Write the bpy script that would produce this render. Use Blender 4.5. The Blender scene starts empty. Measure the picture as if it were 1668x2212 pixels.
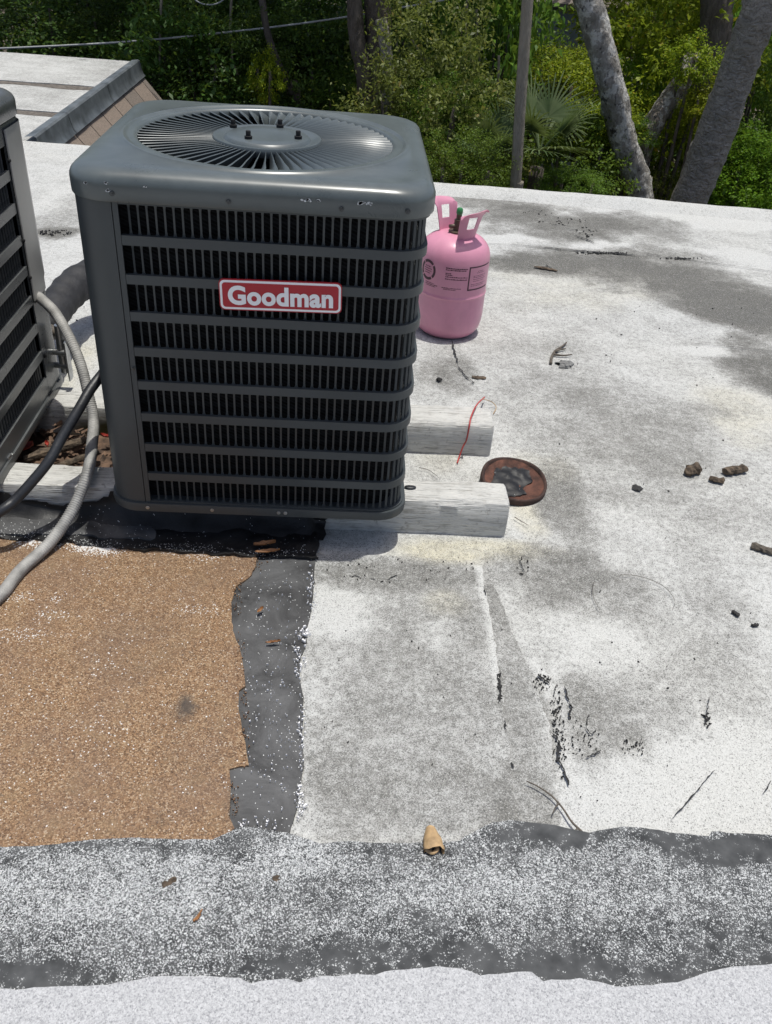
import bpy, bmesh, math, random
import numpy as np
from mathutils import Vector, Matrix
from mathutils.geometry import delaunay_2d_cdt
rnd = random.Random(7)
sc = bpy.context.scene
COL = sc.collection
# ------------------------------------------------------------------ camera
CAM = np.array([0.16852, -1.55825, 1.23266]); FPX = 854.43
PITCH, YAW, ROLL = 0.62030, 0.07437, 0.08438
def cam_axes():
    cy, sy, cp, sp = math.cos(YAW), math.sin(YAW), math.cos(PITCH), math.sin(PITCH)
    fw = np.array([sy*cp, cy*cp, -sp]); r = np.array([cy, -sy, 0]); u = np.cross(r, fw)
    cr, sr = math.cos(ROLL), math.sin(ROLL)
    return r*cr+u*sr, u*cr-r*sr, fw
AX_R, AX_U, AX_F = cam_axes()
cd = bpy.data.cameras.new('camera'); cam = bpy.data.objects.new('camera', cd); COL.objects.link(cam)
cd.sensor_fit = 'VERTICAL'; cd.sensor_height = 24; cd.lens = FPX/1024*24
cd.clip_start = 0.05; cd.clip_end = 2000
m = Matrix.Identity(4)
for i in range(3):
    m[i][0] = AX_R[i]; m[i][1] = AX_U[i]; m[i][2] = -AX_F[i]; m[i][3] = CAM[i]
cam.matrix_world = m
sc.camera = cam
sc.render.resolution_x, sc.render.resolution_y = 772, 1024
# ------------------------------------------------------------------ sky, sun, exposure
SUN_EL, SUN_AZ = math.radians(84.5), math.radians(62)     # azimuth clockwise from +Y
w = bpy.data.worlds.new('World'); sc.world = w; w.use_nodes = True
wn = w.node_tree.nodes; wl = w.node_tree.links
sky = wn.new('ShaderNodeTexSky'); sky.sky_type = 'NISHITA'; sky.sun_disc = False
sky.sun_elevation = SUN_EL; sky.sun_rotation = SUN_AZ; sky.dust_density = 3.0; sky.air_density = .8; sky.ozone_density = .6
wl.new(sky.outputs[0], wn['Background'].inputs[0]); wn['Background'].inputs[1].default_value = 0.13
ld = bpy.data.lights.new('sun', 'SUN'); ld.energy = 3.6; ld.angle = math.radians(0.53); ld.color = (1, .982, .915)
sun = bpy.data.objects.new('sun', ld); COL.objects.link(sun)
sd = Vector((math.sin(SUN_AZ)*math.cos(SUN_EL), math.cos(SUN_AZ)*math.cos(SUN_EL), math.sin(SUN_EL)))
sun.rotation_euler = (-sd).to_track_quat('-Z', 'Y').to_euler(); sun.location = sd*30
sc.view_settings.view_transform = 'Standard'; sc.view_settings.look = 'None'
sc.view_settings.exposure = 0.0; sc.view_settings.gamma = 1
sc.view_settings.use_curve_mapping = False
sc.cycles.max_bounces = 6; sc.cycles.diffuse_bounces = 3; sc.cycles.glossy_bounces = 2; sc.cycles.transmission_bounces = 2
# ------------------------------------------------------------------ survey helpers: photo measurement -> point on a known plane
def ray(x, y):
    px, py = x*772/1668, y*772/1668
    return AX_F+AX_R*(px-386)/FPX-AX_U*(py-512)/FPX
def at(x, y, z=0.0):
    d = ray(x, y); return CAM+d*(z-CAM[2])/d[2]
def aty(x, y, Y):
    d = ray(x, y); return CAM+d*(Y-CAM[1])/d[1]
# ------------------------------------------------------------------ object helpers
ORG = {}
def finish(o, label=None, cat=None, group=None, kind=None):
    if label: o['label'] = label
    if cat: o['category'] = cat
    if group: o['group'] = group
    if kind: o['kind'] = kind
    return o
def thing(name, label, cat, loc, group=None):
    o = bpy.data.objects.new(name, None); COL.objects.link(o); o.empty_display_size = .05
    o.location = Vector(loc); ORG[o.name] = np.array(loc, float)
    return finish(o, label, cat, group)
def mesh_data(name, V, F, mat=None, smooth=True):
    me = bpy.data.meshes.new(name)
    V = np.asarray(V, float)
    me.from_pydata([tuple(v) for v in V], [], [tuple(int(i) for i in f) for f in F])
    if mat:
        for mm in (mat if isinstance(mat, (list, tuple)) else [mat]): me.materials.append(mm)
    if smooth: me.polygons.foreach_set('use_smooth', [True]*len(me.polygons))
    me.update(); return me
def put(name, me, parent=None, loc=(0, 0, 0), rot=(0, 0, 0)):
    o = bpy.data.objects.new(name, me); COL.objects.link(o)
    o.location = Vector(loc); o.rotation_euler = rot
    base = np.zeros(3)
    if parent is not None:
        o.parent = parent; base = ORG[parent.name]
    ORG[o.name] = base+np.array(loc, float)
    return o
def mk(name, V, F, mat, parent=None, smooth=True, label=None, cat=None, group=None, kind=None, origin=None, sharp=None):
    """one mesh object; V in world coordinates"""
    V = np.asarray(V, float)
    if parent is not None: org = ORG[parent.name]; loc = (0, 0, 0)
    else:
        if origin is None:
            origin = (V[:, 0].mean(), V[:, 1].mean(), V[:, 2].min())
        org = np.array(origin, float); loc = org
    me = mesh_data(name, V-org, F, mat, smooth)
    if sharp:
        me.set_sharp_from_angle(angle=math.radians(sharp))
    o = put(name, me, parent, loc)
    return finish(o, label, cat, group, kind)
class MB:
    def __init__(s): s.V = []; s.F = []; s.n = 0
    def add(s, V, F):
        V = np.asarray(V, float); s.V.append(V); s.F += [tuple(i+s.n for i in f) for f in F]; s.n += len(V); return s
    def v(s): return np.concatenate(s.V)
def box(c, d, rotz=0, bev=0.0):
    bm = bmesh.new(); bmesh.ops.create_cube(bm, size=1)
    bmesh.ops.scale(bm, vec=d, verts=bm.verts)
    if bev: bmesh.ops.bevel(bm, geom=bm.edges[:], offset=bev, segments=2, affect='EDGES', profile=.6)
    if rotz: bmesh.ops.rotate(bm, matrix=Matrix.Rotation(rotz, 3, 'Z'), verts=bm.verts)
    bm.verts.ensure_lookup_table()
    V = [np.array(v.co)+np.array(c) for v in bm.verts]; F = [[v.index for v in f.verts] for f in bm.faces]; bm.free()
    return np.array(V), F
def catmull(P, n=8):
    P = [np.array(p, float) for p in P]; P = [2*P[0]-P[1]]+P+[2*P[-1]-P[-2]]; o = []
    for i in range(1, len(P)-2):
        a, b, c, d = P[i-1:i+3]
        for k in range(n):
            t = k/n
            o.append(.5*((2*b)+(-a+c)*t+(2*a-5*b+4*c-d)*t*t+(-a+3*b-3*c+d)*t**3))
    o.append(P[-2]); return np.array(o)
def tube(P, R, n=10, caps=True, jit=0, rng=None):
    P = np.asarray(P, float); m_ = len(P)
    R = np.full(m_, R) if np.isscalar(R) else np.asarray(R, float)
    T = np.gradient(P, axis=0); T /= np.linalg.norm(T, axis=1)[:, None]+1e-12
    up = np.array([0, 0, 1.]) if abs(T[0][2]) < .9 else np.array([1., 0, 0])
    V = []; F = []
    a = np.linspace(0, 2*np.pi, n, endpoint=False)
    nn = np.cross(T[0], up); nn /= np.linalg.norm(nn)
    for i in range(m_):
        nn = nn-T[i]*(nn@T[i]); nn /= np.linalg.norm(nn); b = np.cross(T[i], nn)
        rr = R[i]*(1+(jit*(rng.random(n)-.5) if jit else 0))
        V.append(P[i]+(np.cos(a)*rr)[:, None]*nn+(np.sin(a)*rr)[:, None]*b)
    V = np.concatenate(V)
    for i in range(m_-1):
        for k in range(n):
            k2 = (k+1) % n; F.append((i*n+k, i*n+k2, (i+1)*n+k2, (i+1)*n+k))
    if caps:
        F.append(tuple(range(n))[::-1]); F.append(tuple((m_-1)*n+k for k in range(n)))
    return V, F
def lathe(prof, c, n=48, arc=None):
    V = []; F = []
    a = np.linspace(0, 2*np.pi, n, endpoint=False)
    for r, z in prof: V.append(np.stack([c[0]+r*np.cos(a), c[1]+r*np.sin(a), np.full(n, c[2]+z)], 1))
    for i in range(len(prof)-1):
        for k in range(n):
            k2 = (k+1) % n; F.append((i*n+k, i*n+k2, (i+1)*n+k2, (i+1)*n+k))
    return np.concatenate(V), F
# ------------------------------------------------------------------ numpy value noise
_tab = np.random.RandomState(3).rand(256, 256)
def vnoise(x, y):
    xi = np.floor(x).astype(int); yi = np.floor(y).astype(int); fx = x-xi; fy = y-yi
    fx = fx*fx*(3-2*fx); fy = fy*fy*(3-2*fy)
    g = lambda i, j: _tab[i % 256, j % 256]
    return (g(xi, yi)*(1-fx)+g(xi+1, yi)*fx)*(1-fy)+(g(xi, yi+1)*(1-fx)+g(xi+1, yi+1)*fx)*fy
def fbm(x, y, sc_=1., oc=5, off=0.):
    o = 0; a = .5; t = 0
    for k in range(oc):
        o = o+a*vnoise(x*sc_+off+17.3*k, y*sc_-off+9.1*k); t += a; a *= .55; sc_ *= 2.03
    return o/t
# ------------------------------------------------------------------ materials
def new_mat(name):
    mt = bpy.data.materials.new(name); mt.use_nodes = True
    nt = mt.node_tree; b = nt.nodes['Principled BSDF']
    return mt, nt, b
class N:
    def __init__(s, nt): s.nt = nt
    def node(s, t, ins=None, **kw):
        n = s.nt.nodes.new(t)
        for k, v in kw.items(): setattr(n, k, v)
        for k, v in (ins or {}).items():
            if hasattr(v, 'links') or isinstance(v, bpy.types.NodeSocket): s.nt.links.new(v, n.inputs[k])
            else: n.inputs[k].default_value = v
        return n
    def coord(s, which='Object'): return s.node('ShaderNodeTexCoord').outputs[which]
    def noise(s, co, scale, detail=6, rough=.55, dist=0, out=0):
        return s.node('ShaderNodeTexNoise', {'Vector': co, 'Scale': scale, 'Detail': detail, 'Roughness': rough, 'Distortion': dist}).outputs[out]
    def vor(s, co, scale, out='Color', feature='F1', rand=1.):
        return s.node('ShaderNodeTexVoronoi', {'Vector': co, 'Scale': scale, 'Randomness': rand}, feature=feature).outputs[out]
    def m(s, op, a, b=0., c=0., clamp=False):
        return s.node('ShaderNodeMath', {0: a, 1: b, 2: c}, operation=op, use_clamp=clamp).outputs[0]
    def ramp(s, f, stops, interp='LINEAR'):
        n = s.node('ShaderNodeValToRGB', {0: f}); cr = n.color_ramp; cr.interpolation = interp
        while len(cr.elements) < len(stops): cr.elements.new(.5)
        for e, (p_, c) in zip(cr.elements, stops):
            e.position = p_; e.color = (c, c, c, 1) if np.isscalar(c) else (*c, 1)
        return n.outputs[0]
    def mix(s, f, a, b, blend='MIX'):
        n = s.node('ShaderNodeMix', data_type='RGBA', blend_type=blend)
        for i, v in ((0, f), (6, a), (7, b)):
            if isinstance(v, bpy.types.NodeSocket): s.nt.links.new(v, n.inputs[i])
            else: n.inputs[i].default_value = v if i == 0 else (*v, 1) if len(v) == 3 else v
        return n.outputs[2]
    def sep(s, v): return s.node('ShaderNodeSeparateXYZ', {0: v}).outputs
    def attr(s, name): return s.node('ShaderNodeAttribute', attribute_name=name).outputs['Fac']
    def bump(s, h, strength=.3, dist=.01, normal=None):
        ins = {'Strength': strength, 'Distance': dist, 'Height': h}
        if normal is not None: ins['Normal'] = normal
        return s.node('ShaderNodeBump', ins).outputs[0]
    def mapping(s, co, scale=(1, 1, 1), rot=(0, 0, 0), loc=(0, 0, 0)):
        return s.node('ShaderNodeMapping', {'Vector': co, 'Scale': scale, 'Rotation': rot, 'Location': loc}).outputs[0]
    def lt(s, a, b): return s.m('LESS_THAN', a, b)
def link(nt, s_, b, name): nt.links.new(s_, b.inputs[name])
def simple(name, col, rough=.5, metal=0., var=.25, scale=12, bump=.0, bscale=60, spec=.5):
    mt, nt, b = new_mat(name); n = N(nt); co = n.coord()
    f = n.noise(co, scale, 6)
    lo = tuple(c*(1-var) for c in col); hi = tuple(min(1, c*(1+var)) for c in col)
    link(nt, n.ramp(f, [(.3, lo), (.7, hi)]), b, 'Base Color')
    b.inputs['Roughness'].default_value = rough; b.inputs['Metallic'].default_value = metal
    b.inputs['Specular IOR Level'].default_value = spec
    if bump: link(nt, n.bump(n.noise(co, bscale, 5), bump, .005), b, 'Normal')
    return mt
def mat_roof(name='white_roof_coating'):
    mt, nt, b = new_mat(name); n = N(nt); co = n.coord()
    dirt = n.attr('dirt'); warm = n.attr('warm')
    n1 = n.noise(co, 8, 7, .62); n2 = n.noise(co, 60, 5, .7); n4 = n.noise(n.mapping(co, (1, 1.5, 1)), 30, 6, .72)
    lev = n.m('MULTIPLY_ADD', n.m('SUBTRACT', n1, .5), .55, dirt)
    lev = n.m('MULTIPLY_ADD', n.m('SUBTRACT', n2, .5), .85, lev)
    lev = n.m('MULTIPLY_ADD', n.m('MULTIPLY', n.m('MAXIMUM', dirt, .08), n.m('SUBTRACT', n4, .5)), 1.7, lev)
    lev = n.m('MAXIMUM', lev, .03)
    white = n.mix(warm, (.532, .537, .524), (.56, .53, .42))
    film = n.ramp(lev, [(.02, 0.), (.22, .30), (.45, .62), (.8, .88), (1., .95)])
    base = n.mix(film, white, (.125, .120, .105))
    v1 = n.vor(co, 640); r1 = n.sep(v1); r2 = n.sep(n.vor(co, 300))
    # granules of slightly different tone everywhere, darker ones where the coating has worn through
    base = n.mix(1., base, n.ramp(r1[1], [(0, .74), (.4, .95), (1, 1.10)]), 'MULTIPLY')
    d1 = n.lt(r1[0], n.m('MULTIPLY_ADD', lev, .58, .06)); d2 = n.lt(r2[0], n.m('MULTIPLY_ADD', lev, .30, .0))
    c = n.mix(n.m('MULTIPLY', d1, .64), base, (.10, .10, .095)); c = n.mix(n.m('MULTIPLY', d2, .45), c, (.085, .085, .08))
    c = n.mix(n.m('MULTIPLY', n.m('GREATER_THAN', r1[0], .88), .40), c, (.58, .58, .57))
    link(nt, c, b, 'Base Color'); b.inputs['Roughness'].default_value = .85
    b.inputs['Specular IOR Level'].default_value = .2
    h = n.m('ADD', n.m('MULTIPLY', r2[2], .3), n.m('MULTIPLY', n1, 1.2)); h = n.m('MULTIPLY_ADD', n2, .8, h)
    link(nt, n.bump(h, .6, .004), b, 'Normal')
    return mt
def mat_granule_band():
    mt, nt, b = new_mat('loose_white_granules_on_asphalt'); n = N(nt); co = n.coord()
    den = n.attr('dirt')
    n1 = n.noise(co, 14, 7, .65); n2 = n.noise(co, 60, 4, .6)
    d = n.m('ADD', den, n.m('MULTIPLY', n.m('SUBTRACT', n1, .5), .9)); d = n.m('ADD', d, n.m('MULTIPLY', n.m('SUBTRACT', n2, .5), .8))
    wob = n.mix(.006, co, n.node('ShaderNodeTexNoise', {'Vector': co, 'Scale': 420.}).outputs['Color'], 'ADD')
    v1 = n.node('ShaderNodeTexVoronoi', {'Vector': wob, 'Scale': 540.}); v2 = n.node('ShaderNodeTexVoronoi', {'Vector': wob, 'Scale': 900.})
    r1 = n.sep(v1.outputs['Color']); r2 = n.sep(v2.outputs['Color'])
    g1 = n.m('MULTIPLY', n.lt(r1[0], d), n.lt(v1.outputs['Distance'], .62)); g2 = n.m('MULTIPLY', n.lt(r2[0], n.m('MULTIPLY', d, .55)), .9)
    asp = n.ramp(n.noise(co, 30, 6), [(.32, (.034, .036, .038)), (.68, (.088, .091, .093))])
    gr = n.ramp(r1[1], [(0, (.36, .375, .38)), (1, (.66, .67, .67))])
    c = n.mix(g2, asp, (.30, .31, .31)); c = n.mix(g1, c, gr)
    link(nt, c, b, 'Base Color'); b.inputs['Roughness'].default_value = .8; b.inputs['Specular IOR Level'].default_value = .3
    link(nt, n.bump(n.m('ADD', n.m('MULTIPLY', g1, .8), n.m('MULTIPLY', n1, .8)), .6, .003), b, 'Normal')
    return mt
def mat_cap_sheet():
    mt, nt, b = new_mat('pale_mineral_cap_sheet'); n = N(nt); co = n.coord()
    r1 = n.sep(n.vor(co, 420)); r2 = n.sep(n.vor(co, 800))
    big = n.noise(co, 6, 6)
    c = n.ramp(r1[0], [(0, (.15, .155, .165)), (.22, (.31, .315, .325)), (.55, (.45, .455, .465)), (1, (.60, .605, .61))])
    c2 = n.ramp(r2[1], [(0, (.16, .165, .175)), (.3, (.38, .385, .395)), (1, (.56, .565, .575))])
    c = n.mix(.5, c, c2); c = n.mix(n.m('MULTIPLY', big, .3), c, (.42, .42, .43))
    link(nt, c, b, 'Base Color'); b.inputs['Roughness'].default_value = .85; b.inputs['Specular IOR Level'].default_value = .25
    link(nt, n.bump(r1[2], .5, .002), b, 'Normal'); return mt
def mat_brown():
    mt, nt, b = new_mat('brown_mineral_granules'); n = N(nt); co = n.coord()
    v = n.node('ShaderNodeTexVoronoi', {'Vector': co, 'Scale': 450.}); r1 = n.sep(v.outputs['Color']); r2 = n.sep(n.vor(co, 820))
    big = n.noise(co, 5, 7, .6)
    c = n.ramp(r1[0], [(0, (.045, .026, .016)), (.25, (.145, .080, .042)), (.5, (.25, .142, .072)), (.78, (.36, .225, .125)), (.93, (.50, .36, .22)), (1, (.62, .53, .42))])
    c2 = n.ramp(r2[0], [(0, (.05, .03, .02)), (.4, (.19, .105, .055)), (.8, (.33, .205, .115)), (1, (.55, .46, .36))])
    c = n.mix(.35, c, c2); c = n.mix(1., c, (.94, .95, .95), 'MULTIPLY')
    dust = n.attr('warm'); greyw = n.attr('dirt')
    c = n.mix(n.ramp(big, [(.42, 0.), (.66, .45)]), c, (.16, .108, .082)); c = n.mix(n.ramp(n.noise(co, 22, 6, .7), [(.52, 0.), (.72, .5)]), c, (.27, .19, .11))
    c = n.mix(n.m('MULTIPLY', greyw, .85, clamp=True), c, (.055, .05, .047))
    dd = n.lt(r1[1], n.m('ADD', dust, n.m('MULTIPLY', n.m('SUBTRACT', n.noise(co, 40, 8, .7), .5), n.m('MULTIPLY_ADD', dust, 2.6, .02))))
    c = n.mix(n.m('MULTIPLY', dd, .9), c, (.70, .69, .67))
    link(nt, c, b, 'Base Color'); b.inputs['Roughness'].default_value = .75; b.inputs['Specular IOR Level'].default_value = .3
    link(nt, n.bump(r1[2], .6, .002), b, 'Normal'); return mt
def mat_tar(name, lo, hi, speck=.02, rough=.62):
    mt, nt, b = new_mat(name); n = N(nt); co = n.coord()
    big = n.noise(co, 9, 9, .66, .8); fine = n.noise(co, 240, 3)
    c = n.ramp(big, [(.36, lo), (.5, tuple(.5*(a+b_) for a, b_ in zip(lo, hi))), (.66, hi)])
    c = n.mix(n.m('MULTIPLY', fine, .25), c, tuple(x*.55 for x in lo))
    v = n.node('ShaderNodeTexVoronoi', {'Vector': co, 'Scale': 430.}); r = n.sep(v.outputs['Color'])
    sp = n.m('MULTIPLY', n.lt(r[0], n.m('ADD', n.m('MULTIPLY_ADD', n.noise(co, 16, 4), .12, speck-.066), n.m('MULTIPLY', n.attr('warm'), .5))), n.lt(v.outputs['Distance'], .42))
    c = n.mix(sp, c, (.68, .69, .68))
    link(nt, c, b, 'Base Color'); b.inputs['Roughness'].default_value = rough; b.inputs['Specular IOR Level'].default_value = .4
    link(nt, n.bump(n.m('ADD', big, n.m('MULTIPLY', fine, .15)), .4, .006), b, 'Normal'); return mt
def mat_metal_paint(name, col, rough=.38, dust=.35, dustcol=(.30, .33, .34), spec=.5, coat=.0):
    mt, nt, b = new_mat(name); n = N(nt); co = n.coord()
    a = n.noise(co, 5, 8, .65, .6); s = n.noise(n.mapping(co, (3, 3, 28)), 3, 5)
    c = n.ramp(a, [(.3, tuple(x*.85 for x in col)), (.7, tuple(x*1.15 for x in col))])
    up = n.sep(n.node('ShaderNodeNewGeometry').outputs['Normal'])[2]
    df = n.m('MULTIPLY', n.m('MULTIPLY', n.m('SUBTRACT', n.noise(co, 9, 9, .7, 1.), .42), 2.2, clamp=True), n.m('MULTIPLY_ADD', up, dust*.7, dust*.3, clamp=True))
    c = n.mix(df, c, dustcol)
    link(nt, c, b, 'Base Color')
    link(nt, n.m('MULTIPLY_ADD', a, .22, rough-.11), b, 'Roughness')
    b.inputs['Specular IOR Level'].default_value = spec; b.inputs['Coat Weight'].default_value = coat; b.inputs['Coat Roughness'].default_value = .15
    link(nt, n.bump(n.noise(co, 3.5, 2), .12, .02), b, 'Normal')
    return mt
def mat_wood_paint():
    mt, nt, b = new_mat('weathered_white_painted_timber'); n = N(nt); co = n.coord()
    gr = n.noise(n.mapping(co, (2.2, 60, 60)), 2.2, 8, .65, .8); gr2 = n.noise(n.mapping(co, (5, 150, 150)), 3, 4, .6)
    bl = n.noise(co, 18, 6, .6); bl2 = n.noise(co, 5, 4)
    f = n.m('ADD', n.m('MULTIPLY', gr, .6), n.m('MULTIPLY', bl, .4))
    up = n.sep(n.node('ShaderNodeNewGeometry').outputs['Normal'])[2]
    c = n.ramp(f, [(.34, (.24, .225, .20)), (.41, (.43, .42, .39)), (.47, (.60, .595, .565)), (.7, (.68, .675, .64))])
    c = n.mix(n.ramp(n.noise(co, 34, 7, .7), [(.60, 0.), (.68, .75)]), c, (.26, .245, .22)); c = n.mix(n.m('MULTIPLY', n.ramp(gr2, [(.36, 1.), (.43, 0.)]), .6), c, (.12, .115, .105))
    green = n.attr('warm')
    c = n.mix(n.m('MULTIPLY', green, n.ramp(bl2, [(.35, 0.), (.55, 1.)]), clamp=True), c, (.10, .105, .045))
    link(nt, c, b, 'Base Color'); b.inputs['Roughness'].default_value = .8; b.inputs['Specular IOR Level'].default_value = .25
    link(nt, n.bump(n.m('ADD', gr, n.m('MULTIPLY', gr2, .7)), .9, .006), b, 'Normal'); return mt
def mat_leaf(name, dark, lite, trans=.35, yellow=None):
    mt, nt, b = new_mat(name); n = N(nt)
    ri = n.node('ShaderNodeNewGeometry').outputs['Random Per Island']; ro = n.node('ShaderNodeObjectInfo').outputs['Random']
    stops = [(0, dark), (.75, lite), (.95, lite)]
    c = n.ramp(ri, stops+([(1, yellow)] if yellow else []))
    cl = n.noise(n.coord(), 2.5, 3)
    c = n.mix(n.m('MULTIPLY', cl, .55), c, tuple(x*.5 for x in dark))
    hsv = n.node('ShaderNodeHueSaturation', {'Color': c, 'Hue': n.m('MULTIPLY_ADD', ro, .03, .485), 'Value': n.m('MULTIPLY_ADD', ro, .4, 1.1), 'Saturation': 1.08})
    col = hsv.outputs[0]
    link(nt, col, b, 'Base Color'); b.inputs['Roughness'].default_value = .5; b.inputs['Specular IOR Level'].default_value = .3
    tr = n.node('ShaderNodeBsdfTranslucent', {'Color': n.mix(.5, col, (.16, .20, .03))})
    mx = n.node('ShaderNodeMixShader', {0: trans, 1: b.outputs[0], 2: tr.outputs[0]})
    nt.links.new(mx.outputs[0], nt.nodes['Material Output'].inputs[0]); return mt
def mat_bark(name, lo, hi, blotch=None, bs=9, stretch=.35, ring=0.):
    mt, nt, b = new_mat(name); n = N(nt); co = n.coord()
    mp = n.mapping(co, (1, 1, stretch)); a = n.noise(mp, 16, 9, .68, .6); f = n.noise(n.mapping(co, (1, 1, .2)), 60, 5)
    c = n.ramp(a, [(.3, lo), (.7, hi)]); c = n.mix(n.m('MULTIPLY', f, .4), c, tuple(x*.5 for x in lo))
    h = n.m('ADD', a, n.m('MULTIPLY', f, .5))
    if blotch:
        bl = n.noise(co, bs, 8, .7); c = n.mix(n.ramp(bl, [(.49, 0.), (.56, 1.)]), c, blotch)
        bk = n.noise(n.mapping(co, (1, 1, .7), loc=(5, 2, 1)), bs*1.6, 6, .65); c = n.mix(n.ramp(bk, [(.58, 0.), (.64, .85)]), c, (.02, .019, .017))
    if ring:
        wv = n.node('ShaderNodeTexWave', {'Vector': co, 'Scale': ring, 'Distortion': 14., 'Detail': 4., 'Detail Scale': 2.}, bands_direction='Z').outputs['Fac']
        c = n.mix(n.ramp(wv, [(.0, .45), (.12, 0.)]), c, tuple(x*.45 for x in lo)); h = n.m('ADD', h, n.m('MULTIPLY', wv, .15))
    link(nt, c, b, 'Base Color'); b.inputs['Roughness'].default_value = .9; b.inputs['Specular IOR Level'].default_value = .2
    link(nt, n.bump(h, 1., .06), b, 'Normal'); return mt
M = {}
M['roof'] = mat_roof(); M['band'] = mat_granule_band(); M['cap_sheet'] = mat_cap_sheet(); M['brown'] = mat_brown()
M['tar'] = mat_tar('grey_asphalt_mastic', (.030, .030, .031), (.120, .121, .123), .026)
M['black_tar'] = mat_tar('fresh_black_mastic', (.006, .006, .007), (.022, .022, .023), .010, .5)
M['wood'] = mat_wood_paint()
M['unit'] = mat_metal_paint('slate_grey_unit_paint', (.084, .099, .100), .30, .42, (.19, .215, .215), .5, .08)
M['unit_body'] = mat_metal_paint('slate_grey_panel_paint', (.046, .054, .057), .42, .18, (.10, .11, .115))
M['blade'] = mat_metal_paint('slate_grey_guard_paint', (.080, .096, .101), .34, .25, (.17, .195, .205))
M['unit_old'] = mat_metal_paint('faded_grey_unit_paint', (.075, .080, .081), .28, .3, (.3, .31, .31), .5)
M['unit_panel'] = mat_metal_paint('pale_grey_service_cover', (.33, .325, .30), .35, .25, (.45, .44, .40))
M['black'] = simple('flat_black', (.006, .006, .007), .75, var=.3)
M['white'] = simple('white_badge_print', (.88, .87, .87), .35, var=.03)
M['red'] = simple('red_badge_enamel', (.40, .008, .020), .35, var=.06)
M['steel'] = simple('galvanised_steel', (.42, .43, .43), .35, .9, .3, 60)
M['screw'] = simple('dull_zinc_screw', (.07, .075, .08), .35, .8, .4, 200)
M['chip'] = simple('bare_chipped_metal', (.55, .57, .58), .5, .2, .3, 300)
M['pink'] = mat_metal_paint('pink_cylinder_paint', (.63, .27, .37), .32, .22, (.62, .42, .46), .5)
M['print'] = simple('dark_print_on_cylinder', (.055, .018, .032), .5, var=.4, scale=300)
M['green'] = simple('green_valve_knob', (.03, .19, .06), .4, var=.2)
M['brass'] = simple('dull_brass', (.10, .075, .055), .5, .4)
M['conduit'] = simple('weathered_grey_conduit', (.30, .295, .28), .6, 0, .35, 25, .3, 120)
M['conduit_dark'] = simple('black_cable_sheath', (.022, .024, .028), .45, 0, .4, 12, .2, 80)
M['insulation'] = simple('black_foam_insulation', (.022, .022, .024), .7, 0, .4, 30, .5, 70)
M['rust'] = simple('rusted_iron', (.075, .030, .019), .85, 0, .8, 35, .7, 120)
M['rust_rim'] = simple('rusted_iron_rim', (.042, .022, .017), .8, 0, .6, 40, .6, 120)
M['twig'] = simple('dry_grey_twig', (.10, .085, .068), .9, 0, .5, 90, .5, 200)
M['barkbit'] = simple('brown_bark_chunk', (.095, .070, .048), .9, 0, .7, 70, .9, 120)
M['dark_chip'] = simple('dark_asphalt_crumb', (.028, .027, .026), .85, 0, .5, 150)
M['pebble'] = simple('grey_asphalt_pebble', (.17, .17, .165), .9, 0, .4, 120, .6, 200)
M['tan_leaf'] = simple('dry_tan_leaf', (.40, .27, .14), .6, 0, .35, 60, .3, 150)
M['orange_leaf'] = simple('dry_orange_leaf', (.27, .12, .04), .6, 0, .5, 60, .3, 150)
M['litter'] = simple('brown_leaf_litter', (.10, .06, .038), .8, 0, .8, 45)
M['red_bit'] = simple('red_plastic_scrap', (.35, .045, .030), .5, 0, .3, 50)
M['red_wire'] = simple('faded_red_wire', (.42, .05, .045), .5, 0, .2, 50)
M['crack_and_lap_shade'] = simple('black_crack_and_lap_shade', (.016, .016, .016), .8, 0, .4, 90)
M['brown_bit'] = simple('brown_mineral_crumb', (.24, .135, .07), .8, 0, .6, 300)
M['wire'] = simple('thin_grey_wire', (.10, .09, .075), .6)
M['flash'] = simple('weathered_metal_flashing', (.20, .22, .235), .38, .55, .45, 9, .15, 30)
M['shingle'] = simple('brown_grey_shingle', (.22, .175, .14), .9, 0, .3, 90, .5, 400)
M['shingle_b'] = simple('grey_brown_shingle', (.175, .145, .12), .9, 0, .35, 80, .5, 400)
M['lap'] = simple('dark_exposed_lap', (.115, .10, .085), .9, 0, .5, 40, .4, 200)
M['shed'] = simple('grey_shed_boards', (.26, .275, .30), .8, 0, .2, 12)
M['wall'] = simple('beige_stucco_wall', (.42, .38, .32), .9, 0, .1, 20, .3, 200)
M['pole'] = mat_bark('weathered_pole_wood', (.32, .28, .21), (.56, .50, .40), None, 9, .06)
M['cable'] = simple('pale_overhead_cable', (.30, .31, .31), .5)
M['soil'] = simple('leaf_strewn_forest_floor', (.07, .055, .035), .95, 0, .6, 3, .6, 20)
M['bark_pale'] = mat_bark('pale_lichen_bark', (.27, .25, .22), (.52, .49, .44), (.68, .66, .61), 10, .5)
M['bark_grey'] = mat_bark('ringed_grey_bark', (.33, .305, .265), (.66, .615, .55), None, 9, 1.6, 5.5)
M['bark_dark'] = mat_bark('dark_brown_bark', (.09, .075, .062), (.24, .205, .17), None, 9, .3)
M['bark_log'] = mat_bark('bleached_log_bark', (.20, .16, .13), (.46, .41, .36), (.60, .57, .53), 14, .5)
M['vine'] = simple('dry_vine_stem', (.20, .17, .125), .9, 0, .4, 20)
M['leaf_dark'] = mat_leaf('dark_shaded_green_leaves', (.026, .055, .013), (.075, .135, .028), .40)  # dark green that also paints in the shade over the left wood
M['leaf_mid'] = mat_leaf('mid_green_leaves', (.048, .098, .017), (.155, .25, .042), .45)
M['leaf_olive'] = mat_leaf('olive_green_leaves', (.062, .088, .024), (.21, .25, .07), .42, (.34, .28, .09))
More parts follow.
